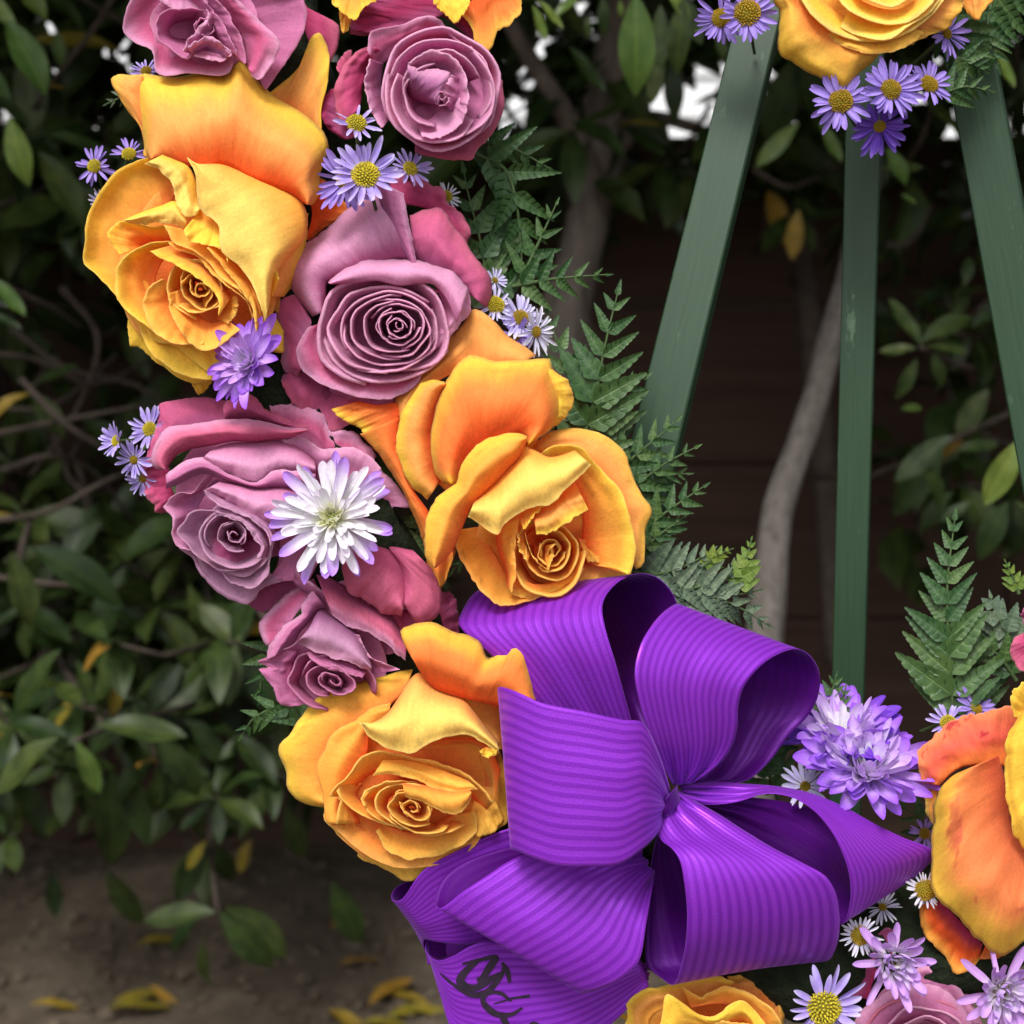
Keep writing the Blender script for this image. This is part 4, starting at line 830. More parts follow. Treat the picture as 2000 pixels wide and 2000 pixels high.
aster(1813, 166, 50, 56, .3, .4, 'violet aster at the right of the cluster beside a fern leaf', 'violet', 22, gap=((200, 250),), disc=1, dr=1.05)
aster(1718, 246, 40, 62, -.1, -.7, 'deep violet aster hanging lowest over the middle easel leg', 'deep', 34, disc=1, dr=.6, cone=.3)
aster(1848, 66, 20, 60, .5, .2, 'violet aster behind the right side of the amber rose', 'violet', 24, disc=1, dr=.6)
aster(1573, 1536, 30, 52, -.3, .5, 'pale aster tucked between the bow and the purple chrysanthemum', 'pale', 22, disc=1, dr=.6)
aster(1906, 1384, 40, 54, .3, .6, 'lilac aster on top of the red blotched petal', 'violet', 20, disc=1, dr=.7)
aster(1852, 1412, 50, 44, -.3, .5, 'lilac aster with a yellow edge left of the red blotched petal', 'lilac', 20, dr=1.1)
aster(1679, 1826, 120, 43, .05, .1, 'small white aster touching the right side of the bow', 'white', 26, gap=((0, 20),), disc=1, dr=1.35)
aster(1806, 1738, 100, 42, 0, .1, 'small white aster touching the left side of the right edge rose', 'white', 26, disc=1, dr=1.5)
aster(1724, 1772, 20, 40, -.2, .6, 'dim white aster in the gap between bow and right edge rose', 'white', 20, disc=1, dr=.6)
aster(1609, 1968, 150, 86, 0, .05, 'large lilac aster with bright yellow eye beside the bottom amber rose', 'lilac', 22, dr=1.15)
aster(1566, 1896, 40, 56, -.2, .3, 'shaded aster behind the large lilac aster under the bow', 'violet', 24, disc=1, dr=.6)
aster(1806, 1628, 20, 36, -.3, .2, 'dim lilac aster in the gap above the right point of the bow', 'violet', 18, disc=1)

def mum(x, y, z, r, nx, ny, label, keys, layers, centre, seed, squash=1., cat='chrysanthemum'):
    """layers: (count, length, tilt up in radians, key)"""
    rd = random.Random(seed)
    e = empty('chrysanthemum', W(x, y, z), label, cat, 'violet and white chrysanthemums')
    e.matrix_world = Matrix.Translation(W(x, y, z)) @ frame_from(nx, ny)
    s = r / 60.
    for (cnt, ln, tilt, key, rr) in layers:
        off = rd.uniform(0, 6); cnt = int(cnt * 1.35)
        for i in range(cnt):
            ang = off + 2 * math.pi * (i + rd.uniform(-.3, .3)) / cnt
            k = s * ln * rd.uniform(.82, 1.1); tl = tilt + rd.uniform(-.2, .2)
            if rd.random() < .04: tl -= .35
            m = Matrix.Rotation(ang, 4, 'Z') @ Matrix.Translation((U60 * rr * s, 0, rd.uniform(0, .0006))) @ Matrix.Rotation(-tl, 4, 'Y') @ Matrix.Rotation(rd.uniform(-.7, .7), 4, 'X') @ Matrix.Rotation(rd.uniform(-.2, .2), 4, 'Z') @ Matrix.Diagonal((k, s * rd.uniform(.75, 1.1) * (.5 + .5 * ln), k, 1))
            child(RAYS[key][rd.randrange(5)], e, m)
    V = centre
    child(MUMC[centre], e, Matrix.Diagonal((s * .5, s * .5, s * .5, 1)))
    return e
MW = (.86, .85, .86); MVI = lin((156, 92, 222)); MLI = lin((212, 170, 242)); MCR = lin((240, 240, 190)); MPK = lin((214, 170, 232))
rays('mwhite', MCR, MW, mix(MW, MLI, .25), w=.17, tip=.8); rays('mtip', MW, mix(MW, MLI, .25), mix(MLI, MVI, .6), w=.20, tip=.78)
rays('mviol', mix(MLI, MW, .3), MLI, MVI, w=.26, tip=.6); rays('mdeep', MVI, MVI, lin((118, 66, 198)), w=.26, tip=.6); rays('mcream', MCR, MCR, MW, w=.13, tip=.75, curve=.35)
rays('mpink', MW, MPK, mix(MPK, MVI, .3), w=.24, tip=.7, curve=.25); rays('minner', MW, mix(MW, MLI, .4), MLI, w=.22, curve=.25)
MUMC = {'cream': disc_mesh('centre', U60 * .30, U60 * .25, MCR, lin((200, 210, 120)), 5, 60), 'brown': disc_mesh('centre', U60 * .2, U60 * .1, lin((190, 170, 150)), lin((120, 100, 70)), 6, 40), 'white': disc_mesh('centre', U60 * .3, U60 * .25, MW, MPK, 7, 50)}
mum(650, 1012, 180, 116, -.12, .2, 'white chrysanthemum with violet petal tips lying on the mauve roses', 0,
    [(17, .96, .02, 'mtip', .12), (19, .86, .18, 'mwhite', .12), (17, .68, .38, 'mwhite', .1), (15, .5, .6, 'mwhite', .08), (14, .34, .85, 'mcream', .06), (9, .24, 1.1, 'mcream', .04)], 'cream', 3)
mum(486, 708, 170, 94, -.6, .3, 'violet and white chrysanthemum seen half sideways, left of the spiral rose', 0,
    [(13, .95, .1, 'mviol', .1), (14, .8, .35, 'mviol', .1), (12, .6, .6, 'mpink', .1), (12, .42, .9, 'minner', .05)], 'brown', 14)
mum(1690, 1506, 90, 130, .05, 1.2, 'front purple chrysanthemum with a glowing white heart, right of the bow', 0,
    [(18, .95, .1, 'mviol', .1), (18, .88, .35, 'mviol', .1), (16, .72, .6, 'minner', .1), (16, .55, .85, 'minner', .08), (12, .38, 1.1, 'mwhite', .04)], 'white', 21)
mum(1645, 1440, 30, 120, -.2, 1.5, 'rear purple chrysanthemum behind the white hearted one', 0,
    [(18, .95, .15, 'mdeep', .1), (17, .85, .4, 'mviol', .1), (14, .66, .7, 'minner', .1), (10, .45, 1., 'mwhite', .06)], 'white', 22)
mum(1745, 1878, 150, 72, 0, .1, 'small lilac chrysanthemum with incurved petals under the right edge rose', 0,
    [(6, 1.1, .0, 'mpink', .15), (14, .8, .75, 'mpink', .3), (14, .7, 1.05, 'minner', .26), (12, .5, 1.25, 'minner', .16), (8, .35, 1.4, 'mwhite', .08)], 'brown', 31)
mum(1958, 1940, 150, 76, -.1, .1, 'small lilac chrysanthemum in the bottom right corner', 0,
    [(7, 1.05, .0, 'mpink', .15), (14, .8, .7, 'mpink', .3), (14, .7, 1., 'minner', .24), (12, .5, 1.25, 'minner', .16), (8, .35, 1.4, 'mwhite', .08)], 'brown', 32)

# ------------------------------------------------------------------ ferns
def pinna_mesh(name, Lg, Wd, n=8, seed=0, m=M_FERN, droop=.12, tipw=.0):
    """a toothed fern leaflet along +x, face +z"""
    rd = random.Random(seed); K = n * 6; top = []; bot = []; mid = []
    V = []; U = []; F = []
    for j in range(K + 1):
        s = j / K
        env = Wd * (.25 + .75 * ss(0, .1, s)) * (1 - s) ** .75 + Wd * .02
        ph = (s * n) % 1.0
        tooth = .56 + .44 * (math.sin(math.pi * min(1, ph * 1.02)) ** .6)
        for sg in (-1, 1):
            w2 = env * tooth * (1 + rd.uniform(-.03, .03)) / 2
            adv = w2 * .75 * (ph * .5 + .4)
            pass
        w2 = env * tooth / 2; adv = env * .35 * ph
        zc = -droop * Lg * s * s
        vz = w2 * .22
        V += [Vector((Lg * s + adv, w2, zc + vz - w2 * .1 * math.cos(ph * 6.28))), Vector((Lg * s + adv * .5, w2 * .5, zc + vz * .55)), Vector((Lg * s, 0, zc)), Vector((Lg * s + adv * .5, -w2 * .5, zc + vz * .55)), Vector((Lg * s + adv, -w2, zc + vz - w2 * .1 * math.cos(ph * 6.28)))]
        U += [(0, s), (.25, s), (.5, s), (.75, s), (1, s)]
    me = bpy.data.meshes.new(name); me.from_pydata(V, [], grid_faces(4, K)); me.materials.append(m)
    me.polygons.foreach_set('use_smooth', [True] * len(me.polygons))
    ul = me.uv_layers.new(name='UVMap'); ul.data.foreach_set('uv', [c for l in me.loops for c in U[l.vertex_index]])
    return me
M_FERNL = leaf_material('young_fern_leaf', (.07, .14, .015), (.14, .22, .03), rough=.45, spec=.35, trans=.3, vary=.15)
M_FERNG = leaf_material('grey_fern_leaf', (.05, .085, .05), (.10, .15, .09), rough=.5, spec=.35, trans=.15, vary=.2)
PIN = {k: [pinna_mesh('leaflet', .1, .1 * w_, n_, i, m_) for i, (w_, n_) in enumerate(((.42, 7), (.46, 6), (.40, 8)))] for k, m_ in (('g', M_FERN), ('l', M_FERNL), ('s', M_FERNG))}
def tube(name, pts, rad, m, parent=None, seg=8, wob=0., loc=None):
    """a round stem through world points with a radius at each"""
    V = []; F = []; n = len(pts)
    up = Vector((0.3, 0.2, 1)).normalized()
    for i, p in enumerate(pts):
        d = (pts[min(n - 1, i + 1)] - pts[max(0, i - 1)]).normalized()
        a = d.cross(up); a = a.normalized() if a.length > 1e-4 else d.orthogonal().normalized(); b = d.cross(a)
        for k in range(seg):
            an = 2 * math.pi * k / seg
            r = rad[i] * (1 + wob * noise.noise(Vector((p.x * 30 + math.cos(an), p.z * 14, p.y * 30 + math.sin(an)))))
            V.append(p + (a * math.cos(an) + b * math.sin(an)) * r)
    for i in range(n - 1):
        for k in range(seg): F.append((i*seg + k, i*seg + (k+1) % seg, (i+1)*seg + (k+1) % seg, (i+1)*seg + k))
    F.append(tuple(range(seg - 1, -1, -1))); F.append(tuple((n-1)*seg + k for k in range(seg)))
    return link_mesh(name, V, F, m, parent, loc=loc or (None if parent else pts[0]))
def frond(pts, label, key='g', n=11, Lp=170, prof=None, skip=(), ang=52, seed=0, lean=0., both=True, wr=.34, group='fern fronds in the wreath', cat='fern'):
    """rachis through photo points (x, y, z); leaflets of Lp pixels at the widest, in pairs"""
    rd = random.Random(seed); q = resample_w(pts, 60)
    e = empty('fern_frond', q[0], label, cat, group)
    tube('stem', q, [.0011 * (1 - .75 * i / 60) for i in range(61)], M_STEM, e, 6)
    n = max(4, int(n * .85)); Lp *= 1.08
    for i in range(n):
        t = (i + .7) / (n + .5); j = int(t * 60); p = q[j]; d = (q[min(60, j + 2)] - q[max(0, j - 2)]).normalized()
        nrm = (CAM - p).normalized(); side = d.cross(nrm).normalized()
        L = Lp * SP * ((1 - t) ** .8 * .95 + .12) * (.7 + .3 * ss(0, .15, t))
        for sg in ((-1, 1) if both else (1,)):
            if (i, sg) in skip: continue
            a = R(ang + rd.uniform(-6, 6) - 16 * t)
            x = (d * math.cos(a) + side * sg * math.sin(a) - nrm * rd.uniform(-.05, .22)).normalized()
            zz = (nrm + side * rd.uniform(-.2, .2) + d * rd.uniform(-.2, .2)); zz = (zz - x * zz.dot(x)).normalized(); yy = zz.cross(x)
            M = Matrix((x, yy, zz)).transposed().to_4x4()
            s = L / .1 * rd.uniform(.9, 1.06)
            child(PIN[key][rd.randrange(3)], e, Matrix.Translation(p - q[0] + nrm * rd.uniform(0, .0015)) @ M @ Matrix.Diagonal((s, s * wr / .34 * rd.uniform(.85, 1.1), s, 1)))
    # end leaflet
    d = (q[60] - q[57]).normalized(); nrm = (CAM - q[60]).normalized(); yy = nrm.cross(d).normalized(); nn = d.cross(yy)
    s = Lp * SP * .22 / .1
    child(PIN[key][0], e, Matrix.Translation(q[58] - q[0]) @ Matrix((d, yy, nn)).transposed().to_4x4() @ Matrix.Diagonal((s, s, s, 1)))
    return e
def resample_w(pts, n):
    return [W(p.x, p.y, p.z) for p in resample([(a, b, c) for a, b, c in pts], n)]
frond([(1130, 900, -20), (1165, 760, 10), (1185, 660, 20), (1208, 566, 10)], 'upright fern frond with its pointed tip beside the left easel leg', n=9, Lp=150, seed=1)
frond([(1080, 840, -30), (1110, 740, -10), (1085, 660, -20), (1068, 606, -30)], 'small fern frond between the spiky aster and the upright frond', n=7, Lp=95, seed=2, key='g')
frond([(1130, 960, -30), (1180, 830, 0), (1215, 770, 10), (1262, 735, 10)], 'fern frond crossing behind the orange rose toward the easel leg', n=6, Lp=110, seed=3)
frond([(1180, 960, -30), (1230, 900, -5), (1290, 850, 5), (1325, 818, 0)], 'fern frond laid over the lower part of the left easel leg', n=7, Lp=90, seed=33)
frond([(1180, 1000, -30), (1240, 950, -5), (1300, 905, 5), (1362, 872, 0)], 'fern frond pointing right, middle of three over the left easel leg', n=8, Lp=86, seed=4)
frond([(1230, 1080, -20), (1290, 1010, 0), (1330, 980, 5), (1378, 948, 0)], 'fern frond pointing right beside the peach tip of the orange rose', n=8, Lp=84, seed=5)
frond([(1240, 1100, -20), (1270, 1060, 0), (1338, 1008, 0)], 'short dark fern sprig above the grey green fronds', n=6, Lp=60, seed=6)
frond([(1240, 1120, -10), (1290, 1120, 20), (1350, 1100, 20), (1390, 1074, 10)], 'grey green fern frond just right of the orange rose', 's', n=7, Lp=92, seed=7)
frond([(1260, 1150, 0), (1340, 1150, 30), (1420, 1130, 20), (1432, 1100, 10)], 'fern frond running toward the yellow green tips', 's', n=8, Lp=90, seed=8)
frond([(1300, 1160, 0), (1390, 1165, 30), (1450, 1190, 20), (1502, 1222, 10)], 'grey green fern frond hanging over the upper right loop', 's', n=9, Lp=92, seed=9)
frond([(1330, 1130, 0), (1400, 1160, 30), (1450, 1160, 20), (1486, 1152, 10)], 'fern sprig between bow and pale trunk', 's', n=6, Lp=60, seed=10)
frond([(1440, 1160, 20), (1455, 1110, 20), (1468, 1052, 10)], 'bright yellow green fern tip in front of the pale trunk', 'l', n=7, Lp=46, seed=11, wr=.6)
frond([(1370, 1110, 10), (1400, 1085, 20), (1430, 1072, 10)], 'small curled yellow green fern tip', 'l', n=5, Lp=34, seed=12, wr=.6)
frond([(1862, 1410, 20), (1856, 1300, 30), (1850, 1150, 30), (1866, 1004, 10)], 'tall bright fern frond standing above the right edge rose', n=13, Lp=122, seed=13, wr=.36)
frond([(1985, 1330, 0), (1950, 1280, 10), (1915, 1255, 10), (1920, 1245, 0)], 'fern sprig branching right of the tall bright frond', n=4, Lp=80, seed=14)
frond([(2000, 1300, 0), (1965, 1230, 10), (1945, 1200, 10), (1935, 1165, 0)], 'round lobed grey green fern at the right edge', 's', n=6, Lp=85, seed=15, wr=.6)
frond([(1990, 1160, 0), (1975, 1120, 5), (1963, 1095, 0)], 'tiny pale fern tip at the right edge', 'l', n=5, Lp=30, seed=16, wr=.6)
frond([(1610, 1420, 0), (1620, 1370, 0), (1634, 1318, 0)], 'fern tip behind the rear purple chrysanthemum at its left', n=4, Lp=56, seed=17)
frond([(1640, 1430, 0), (1645, 1380, 0), (1652, 1340, 0)], 'small fern tip behind the rear purple chrysanthemum', n=4, Lp=44, seed=18)
frond([(925, 300, -40), (985, 330, -20), (1005, 380, -10), (1015, 450, -20), (1022, 560, -30)], 'dark fern frond hanging right of the pink rose', n=8, Lp=120, seed=19)
frond([(1010, 560, -30), (1040, 500, -15), (1088, 395, -10)], 'toothed fern leaf in front of the dark trunk', n=5, Lp=78, seed=20)
frond([(1000, 560, -30), (1080, 545, 0), (1188, 536, 0)], 'fern frond pointing right across the dark trunk', n=7, Lp=76, seed=21)
frond([(960, 620, -50), (940, 480, -40), (915, 380, -50), (905, 330, -60)], 'shaded fern frond behind the pink rose', n=8, Lp=130, seed=22)
frond([(900, 270, -60), (1000, 290, -50), (1075, 330, -60)], 'shaded fern sprig under the round mauve rose', n=6, Lp=80, seed=23)
frond([(1840, 20, -10), (1890, 80, -10), (1915, 140, -10)], 'fern sprig above the right easel leg', n=6, Lp=90, seed=24)
frond([(1830, 190, 10), (1880, 170, 20), (1938, 178, 10)], 'toothed fern leaf over the right easel leg', n=5, Lp=60, seed=25)
frond([(1860, 110, 0), (1890, 120, 10), (1926, 140, 0)], 'shaded fern leaf behind the violet asters at the top', n=4, Lp=60, seed=26)
frond([(1960, -60, -30), (1930, 40, -20), (1950, 130, -20)], 'dark fern frond hanging in the top right corner', n=8, Lp=110, seed=27)
frond([(300, 170, -20), (250, 185, -10), (206, 204, -10)], 'pale fern tip left of the orange flushed petal', 's', n=4, Lp=44, seed=28)
frond([(600, 1420, -40), (560, 1380, -30), (500, 1400, -30), (470, 1440, -40)], 'dark fern sprig left of the amber rose', n=6, Lp=80, seed=29)
frond([(560, 1250, -40), (520, 1290, -30), (505, 1370, -40)], 'dark fern sprig under the lowest mauve rose', n=5, Lp=70, seed=30)
frond([(1680, 1880, -20), (1640, 1790, 0), (1700, 1700, -10)], 'shaded fern in the gap below the right loop', n=7, Lp=90, seed=31)
frond([(1900, 1700, -20), (1800, 1600, -10), (1740, 1560, -20)], 'shaded fern in the gap above the right loop', n=7, Lp=90, seed=32)
frond([(1500, 1960, -20), (1520, 1900, 0), (1480, 1850, -10)], 'shaded fern sprig under the bow', n=5, Lp=70, seed=34)
frond([(1010, 980, -50), (930, 1060, -20), (880, 1120, -10)], 'shaded fern in the dark gap left of the orange rose', n=6, Lp=80, seed=41)
frond([(840, 1000, -50), (800, 1080, -10), (830, 1160, -10)], 'shaded fern in the gap beside the white chrysanthemum', n=6, Lp=80, seed=42)
frond([(520, 820, -40), (550, 780, 0), (585, 760, 10)], 'shaded fern sprig between spiral rose and dusky rose', n=5, Lp=60, seed=43)
frond([(1520, 1560, -40), (1500, 1480, -10), (1560, 1430, -10)], 'dark fern in the gap right of the upper right loop', n=6, Lp=90, seed=44)
frond([(1240, 980, -40), (1290, 930, -20), (1345, 925, -10)], 'short fern between the two fronds on the left easel leg', n=6, Lp=66, seed=45)
frond([(1150, 960, -45), (1150, 840, -30), (1130, 720, -30)], 'shaded fern frond behind the upright frond', n=8, Lp=120, seed=46)
frond([(1240, 1150, -20), (1330, 1200, 0), (1400, 1210, 0)], 'fern frond close above the upper right loop', 's', n=7, Lp=80, seed=47)
frond([(1900, 1420, -30), (1900, 1320, -20), (1885, 1200, -20)], 'shaded fern frond behind the tall bright one', n=8, Lp=100, seed=48)
# the moss covered wreath ring that everything is pinned to
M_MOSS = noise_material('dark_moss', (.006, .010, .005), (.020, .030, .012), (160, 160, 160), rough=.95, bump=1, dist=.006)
arc = resample([(560, -300), (500, -50), (520, 200), (560, 500), (600, 800), (700, 1100), (860, 1400), (1100, 1650), (1400, 1800), (1700, 1830), (2000, 1700), (2250, 1500)], 60)
wr = empty('wreath_ring', W(700, 1100, -60), 'dark mossy wreath ring showing only in the gaps between the flowers', 'wreath')
tube('moss_ring', [W(p.x, p.y, -75) for p in arc], [.028] * 61, M_MOSS, wr, 16, wob=.5)
def rim_leaf(x, y, z, ang, L, key='g', label=None):
    pass
# ------------------------------------------------------------------ easel
def painted_wood():
    m, t, n, out = newmat('green_painted_wood'); L = t.links.new
    uv = N(n, 'ShaderNodeUVMap'); mp = N(n, 'ShaderNodeMapping'); mp.inputs['Scale'].default_value = (26, 7, 1); L(uv.outputs[0], mp.inputs[0])
    nz = N(n, 'ShaderNodeTexNoise'); nz.inputs['Scale'].default_value = 1; nz.inputs['Detail'].default_value = 5; L(mp.outputs[0], nz.inputs['Vector'])
    r = ramp(n, [(.3, (.014, .040, .018)), (.7, (.021, .052, .025))]); L(nz.outputs[0], r.inputs[0])
    tc = N(n, 'ShaderNodeTexCoord'); n2 = N(n, 'ShaderNodeTexNoise'); n2.inputs['Scale'].default_value = 55; n2.inputs['Detail'].default_value = 6; n2.inputs['Roughness'].default_value = .7
    m2 = N(n, 'ShaderNodeMapping'); m2.inputs['Scale'].default_value = (2.4, 1, .55); L(tc.outputs['Object'], m2.inputs[0]); L(m2.outputs[0], n2.inputs['Vector'])
    sc = N(n, 'ShaderNodeMapRange'); sc.inputs[1].default_value = .62; sc.inputs[2].default_value = .68; L(n2.outputs[0], sc.inputs[0])
    mc = N(n, 'ShaderNodeMix', data_type='RGBA'); L(sc.outputs[0], mc.inputs[0]); L(r.outputs[0], mc.inputs[6]); mc.inputs[7].default_value = (.07, .12, .075, 1)
    bp = N(n, 'ShaderNodeBump'); bp.inputs['Strength'].default_value = .15; bp.inputs['Distance'].default_value = .0006; L(nz.outputs[0], bp.inputs['Height'])
    p = N(n, 'ShaderNodeBsdfPrincipled'); p.inputs['Roughness'].default_value = .5; p.inputs['Specular IOR Level'].default_value = .4
    L(mc.outputs[2], p.inputs['Base Color']); L(bp.outputs[0], p.inputs['Normal']); L(p.outputs[0], out.inputs[0])
    return m
M_EASEL = painted_wood()
easel = empty('easel', W(1600, 1500, -300), 'green painted wooden easel with three tapering square legs', 'easel')
def leg(top, bot, wt, wb, deep, twist, label=None):
    """square bar from photo point top to bot (x, y, z) with its front width in pixels"""
    a, b = W(*top), W(*bot); d = (b - a).normalized(); k_ = (CAM.z - .80 - a.z) / (b.z - a.z); b = a.lerp(b, k_); wb = wt + (wb - wt) * k_; nrm = (CAM - (a + b) / 2).normalized()
    f = Matrix.Rotation(twist, 3, d) @ (nrm - d * nrm.dot(d)).normalized(); s = d.cross(f).normalized()
    V = []; U = []; F = []; n = 60
    for i in range(n + 1):
        t = i / n; p = a.lerp(b, t); h = (wt + (wb - wt) * t) * SP / 2; k = h * deep; c = h * .07
        prof = [(-h + c, 0), (h - c, 0), (h, -c), (h, -k + c), (h - c, -k), (-h + c, -k), (-h, -k + c), (-h, -c)]
        for j, (x, y) in enumerate(prof + prof[:1]):
            V.append(p + s * x + f * y); U.append((j / 8 + (x / h * .2), t * k_))
    for i in range(n):
        for j in range(8): F.append((i*9+j, i*9+j+1, (i+1)*9+j+1, (i+1)*9+j))
    F.append(tuple(range(8))); F.append(tuple(n * 9 + j for j in range(7, -1, -1)))
    o = link_mesh('leg', V, F, M_EASEL, easel, uvs=U, smooth=False)
    if label: o['label'] = label
leg((1494, -20, -90), (1195, 1200, -90), 88, 100, .9, R(14))
leg((1693, -60, -190), (1652, 1460, -330), 74, 68, .6, R(12), 'rear leg, set farther back than the two front ones')
leg((1868, -20, -90), (2085, 1150, -90), 92, 104, .9, R(8))

# ------------------------------------------------------------------ ground, fence, white house
GZ = CAM.z - 0.80
M_SOIL = noise_material('bare_soil', (.060, .045, .031), (.125, .098, .072), (26, 26, 26), rough=.95, bump=.9, dist=.012, c3=(.14, .11, .08))
def sheet(name, x0, x1, y0, y1, nx, ny, fz, m, kind='structure'):
    V = [Vector((x0 + (x1 - x0) * i / nx, y0 + (y1 - y0) * j / ny, 0)) for j in range(ny + 1) for i in range(nx + 1)]
    for v in V: v.z = fz(v.x, v.y)
    o = link_mesh(name, V, grid_faces(nx, ny), m, loc=Vector((0, 0, 0))); tag(o, kind=kind); return o
gz = lambda x, y: GZ + .004 * noise.noise(Vector((x * 40, y * 40, 7))) + .012 * noise.noise(Vector((x * 3, y * 3, 1))) + .006 * noise.noise(Vector((x * 11, y * 11, 4)))
tag(sheet('ground', -3, 3, -1.5, 4, 200, 180, gz, M_SOIL), 'bare brown soil under the hedge')
tag(sheet('far_ground', -80, 80, -80, 120, 8, 8, lambda x, y: GZ - .05, M_SOIL), 'bare earth beyond')
M_FENCE = noise_material('dark_brown_board', (.040, .022, .015), (.072, .042, .030), (3, 60, 60), rough=.8, bump=.5, dist=.003)
fence = empty('fence', Vector((0, 1.75, GZ)), 'low dark brown board fence behind the hedge', 'fence')
rd = random.Random(4)
def box(name, c, s, m, parent=None, rot=0, bev=.004):
    x, y, z = s[0] / 2, s[1] / 2, s[2] / 2
    V = []; F = []
    e = min(bev, x * .5, y * .5, z * .5)
    for sx in (-1, 1):
        for sy in (-1, 1):
            for sz in (-1, 1):
                for (ax, ay, az) in ((0, e, e), (e, 0, e), (e, e, 0)):
                    V.append(Vector((sx * (x - ax), sy * (y - ay), sz * (z - az))))
    import bmesh
    bm = bmesh.new(); vs = [bm.verts.new(v) for v in V]; bmesh.ops.convex_hull(bm, input=vs)
    me = bpy.data.meshes.new(name); bm.to_mesh(me); bm.free(); me.materials.append(m)
    o = bpy.data.objects.new(name, me); col.objects.link(o); o.location = Vector(c) - (parent.location if parent else Vector((0, 0, 0))); o.rotation_euler.z = rot
    if parent: o.parent = parent
    return o
FT = CAM.z + 0.068            # top edge of the fence
zt = FT
k = 0
while zt > GZ - .1:
    h = .19
    for j in range(-2, 3):
        box('board', (j * 1.2 + rd.uniform(-.002, .002), 1.75 + rd.uniform(-.003, .003), zt - h / 2), (1.196, .03 + (k % 2) * .004, h - .0015), M_FENCE, fence)
    zt -= h; k += 1
M_WHITE = noise_material('white_painted_siding', (.74, .76, .78), (.82, .83, .84), (2, 30, 30), rough=.55, bump=.15, dist=.002)
house = empty('house', Vector((0, 5, GZ)), 'white clapboard house seen in bright scraps through the leaves above the fence', 'house')
for i in range(26):
    o = box('siding_board', (0, 5 - .0, GZ + .08 + i * .13), (14, .03, .136), M_WHITE, house); o.rotation_euler.x = R(-7)

# ------------------------------------------------------------------ hedge
def leaf_mesh(name, L, Wd, m, seed=0, nu=6, nv=10, curl=.2, fold=.25, wavy=.02):
    """an obovate leaf along +x, face +z"""
    rd = random.Random(seed); V = []; U = []; ph = rd.uniform(0, 6)
    for j in range(nv + 1):
        s = j / nv
        wv = Wd * (math.sin(math.pi * min(1, s ** 1.15)) ** .8 * .94 + .06 * (1 - s)) * .5
        for i in range(nu + 1):
            u = i / nu * 2 - 1
            V.append(Vector((L * s, wv * u, -curl * L * s * s + fold * wv * abs(u) + wavy * L * math.sin(s * 9 + ph) * abs(u) + .1 * wv * u * math.sin(ph)))); U.append((i / nu, s))
    me = bpy.data.meshes.new(name); me.from_pydata(V, [], grid_faces(nu, nv)); me.materials.append(m)
    me.polygons.foreach_set('use_smooth', [True] * len(me.polygons))
    ul = me.uv_layers.new(name='UVMap'); ul.data.foreach_set('uv', [c for l in me.loops for c in U[l.vertex_index]])
    return me
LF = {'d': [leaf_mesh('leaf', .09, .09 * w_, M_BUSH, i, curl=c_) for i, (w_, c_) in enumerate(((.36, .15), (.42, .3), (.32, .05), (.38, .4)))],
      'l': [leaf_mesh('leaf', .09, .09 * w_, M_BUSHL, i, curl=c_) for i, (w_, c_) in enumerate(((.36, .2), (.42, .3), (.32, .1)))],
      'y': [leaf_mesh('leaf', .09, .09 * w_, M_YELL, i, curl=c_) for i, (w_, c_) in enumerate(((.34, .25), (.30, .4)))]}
M_BARK = noise_material('grey_brown_bark', (.075, .060, .05), (.21, .175, .15), (50, 50, 16), rough=.9, bump=1, dist=.006)
M_TWIG = noise_material('twig_bark', (.035, .026, .02), (.08, .062, .05), (60, 60, 60), rough=.9, bump=.6, dist=.002)
M_PALE = noise_material('pale_grey_bark', (.070, .060, .052), (.165, .145, .13), (130, 130, 50), rough=.9, bump=.9, dist=.004)
def put_leaf(parent, p, dirv, size, key='d', rd=random, face=None):
    x = dirv.normalized(); nrm = face or (Vector((0, -.35, 1)) + Vector((rd.uniform(-.5, .5), rd.uniform(-.6, .3), rd.uniform(-.2, .3))))
    z = nrm - x * nrm.dot(x)
    if z.length < .05: z = x.orthogonal()
    z.normalize(); y = z.cross(x); s = size / .09
    return child(LF[key][rd.randrange(len(LF[key]))], parent, Matrix.Translation(p - parent.location) @ Matrix((x, y, z)).transposed().to_4x4() @ Matrix.Diagonal((s, s * rd.uniform(.85, 1.15), s, 1)))
def px_leaf(parent, x0, y0, x1, y1, d, key='d', rd=random, up=.6, dd=0.):
    """a leaf from its stalk at photo (x0, y0) to its tip at (x1, y1), d metres away"""
    a, b = WD(x0, y0, d), WD(x1, y1, d + dd); v = b - a
    nrm = Vector((rd.uniform(-.3, .3), -(1 - up), up + .1)).normalized()
    return put_leaf(parent, a, v, v.length * 1.05, key, rd, nrm)
def whorl(parent, x, y, d, n, L, rd, key='d', hang=.35, ylw=.025):
    """a rosette of leaves at the end of a twig"""
    c = WD(x, y, d); ax = Vector((rd.uniform(-.7, .7), rd.uniform(-1, -.1), rd.uniform(-.4, .8))).normalized()
    t1 = ax.orthogonal().normalized(); t2 = ax.cross(t1); o = rd.uniform(0, 6)
    for i in range(n):
        a = o + i * 2.4
        v = (t1 * math.cos(a) + t2 * math.sin(a)) + ax * rd.uniform(.1, .8) + Vector((0, 0, -hang))
        k = 'y' if rd.random() < ylw else key
        put_leaf(parent, c + ax * rd.uniform(-.01, .01), v, L * rd.uniform(.7, 1.1) * .001, k, rd)
    tube('twig', [c, c - ax * .05 + Vector((0, .015, -.01)), c - ax * .1 + Vector((0, .05, 0))], [.0018, .0025, .003], M_TWIG, parent, 5)
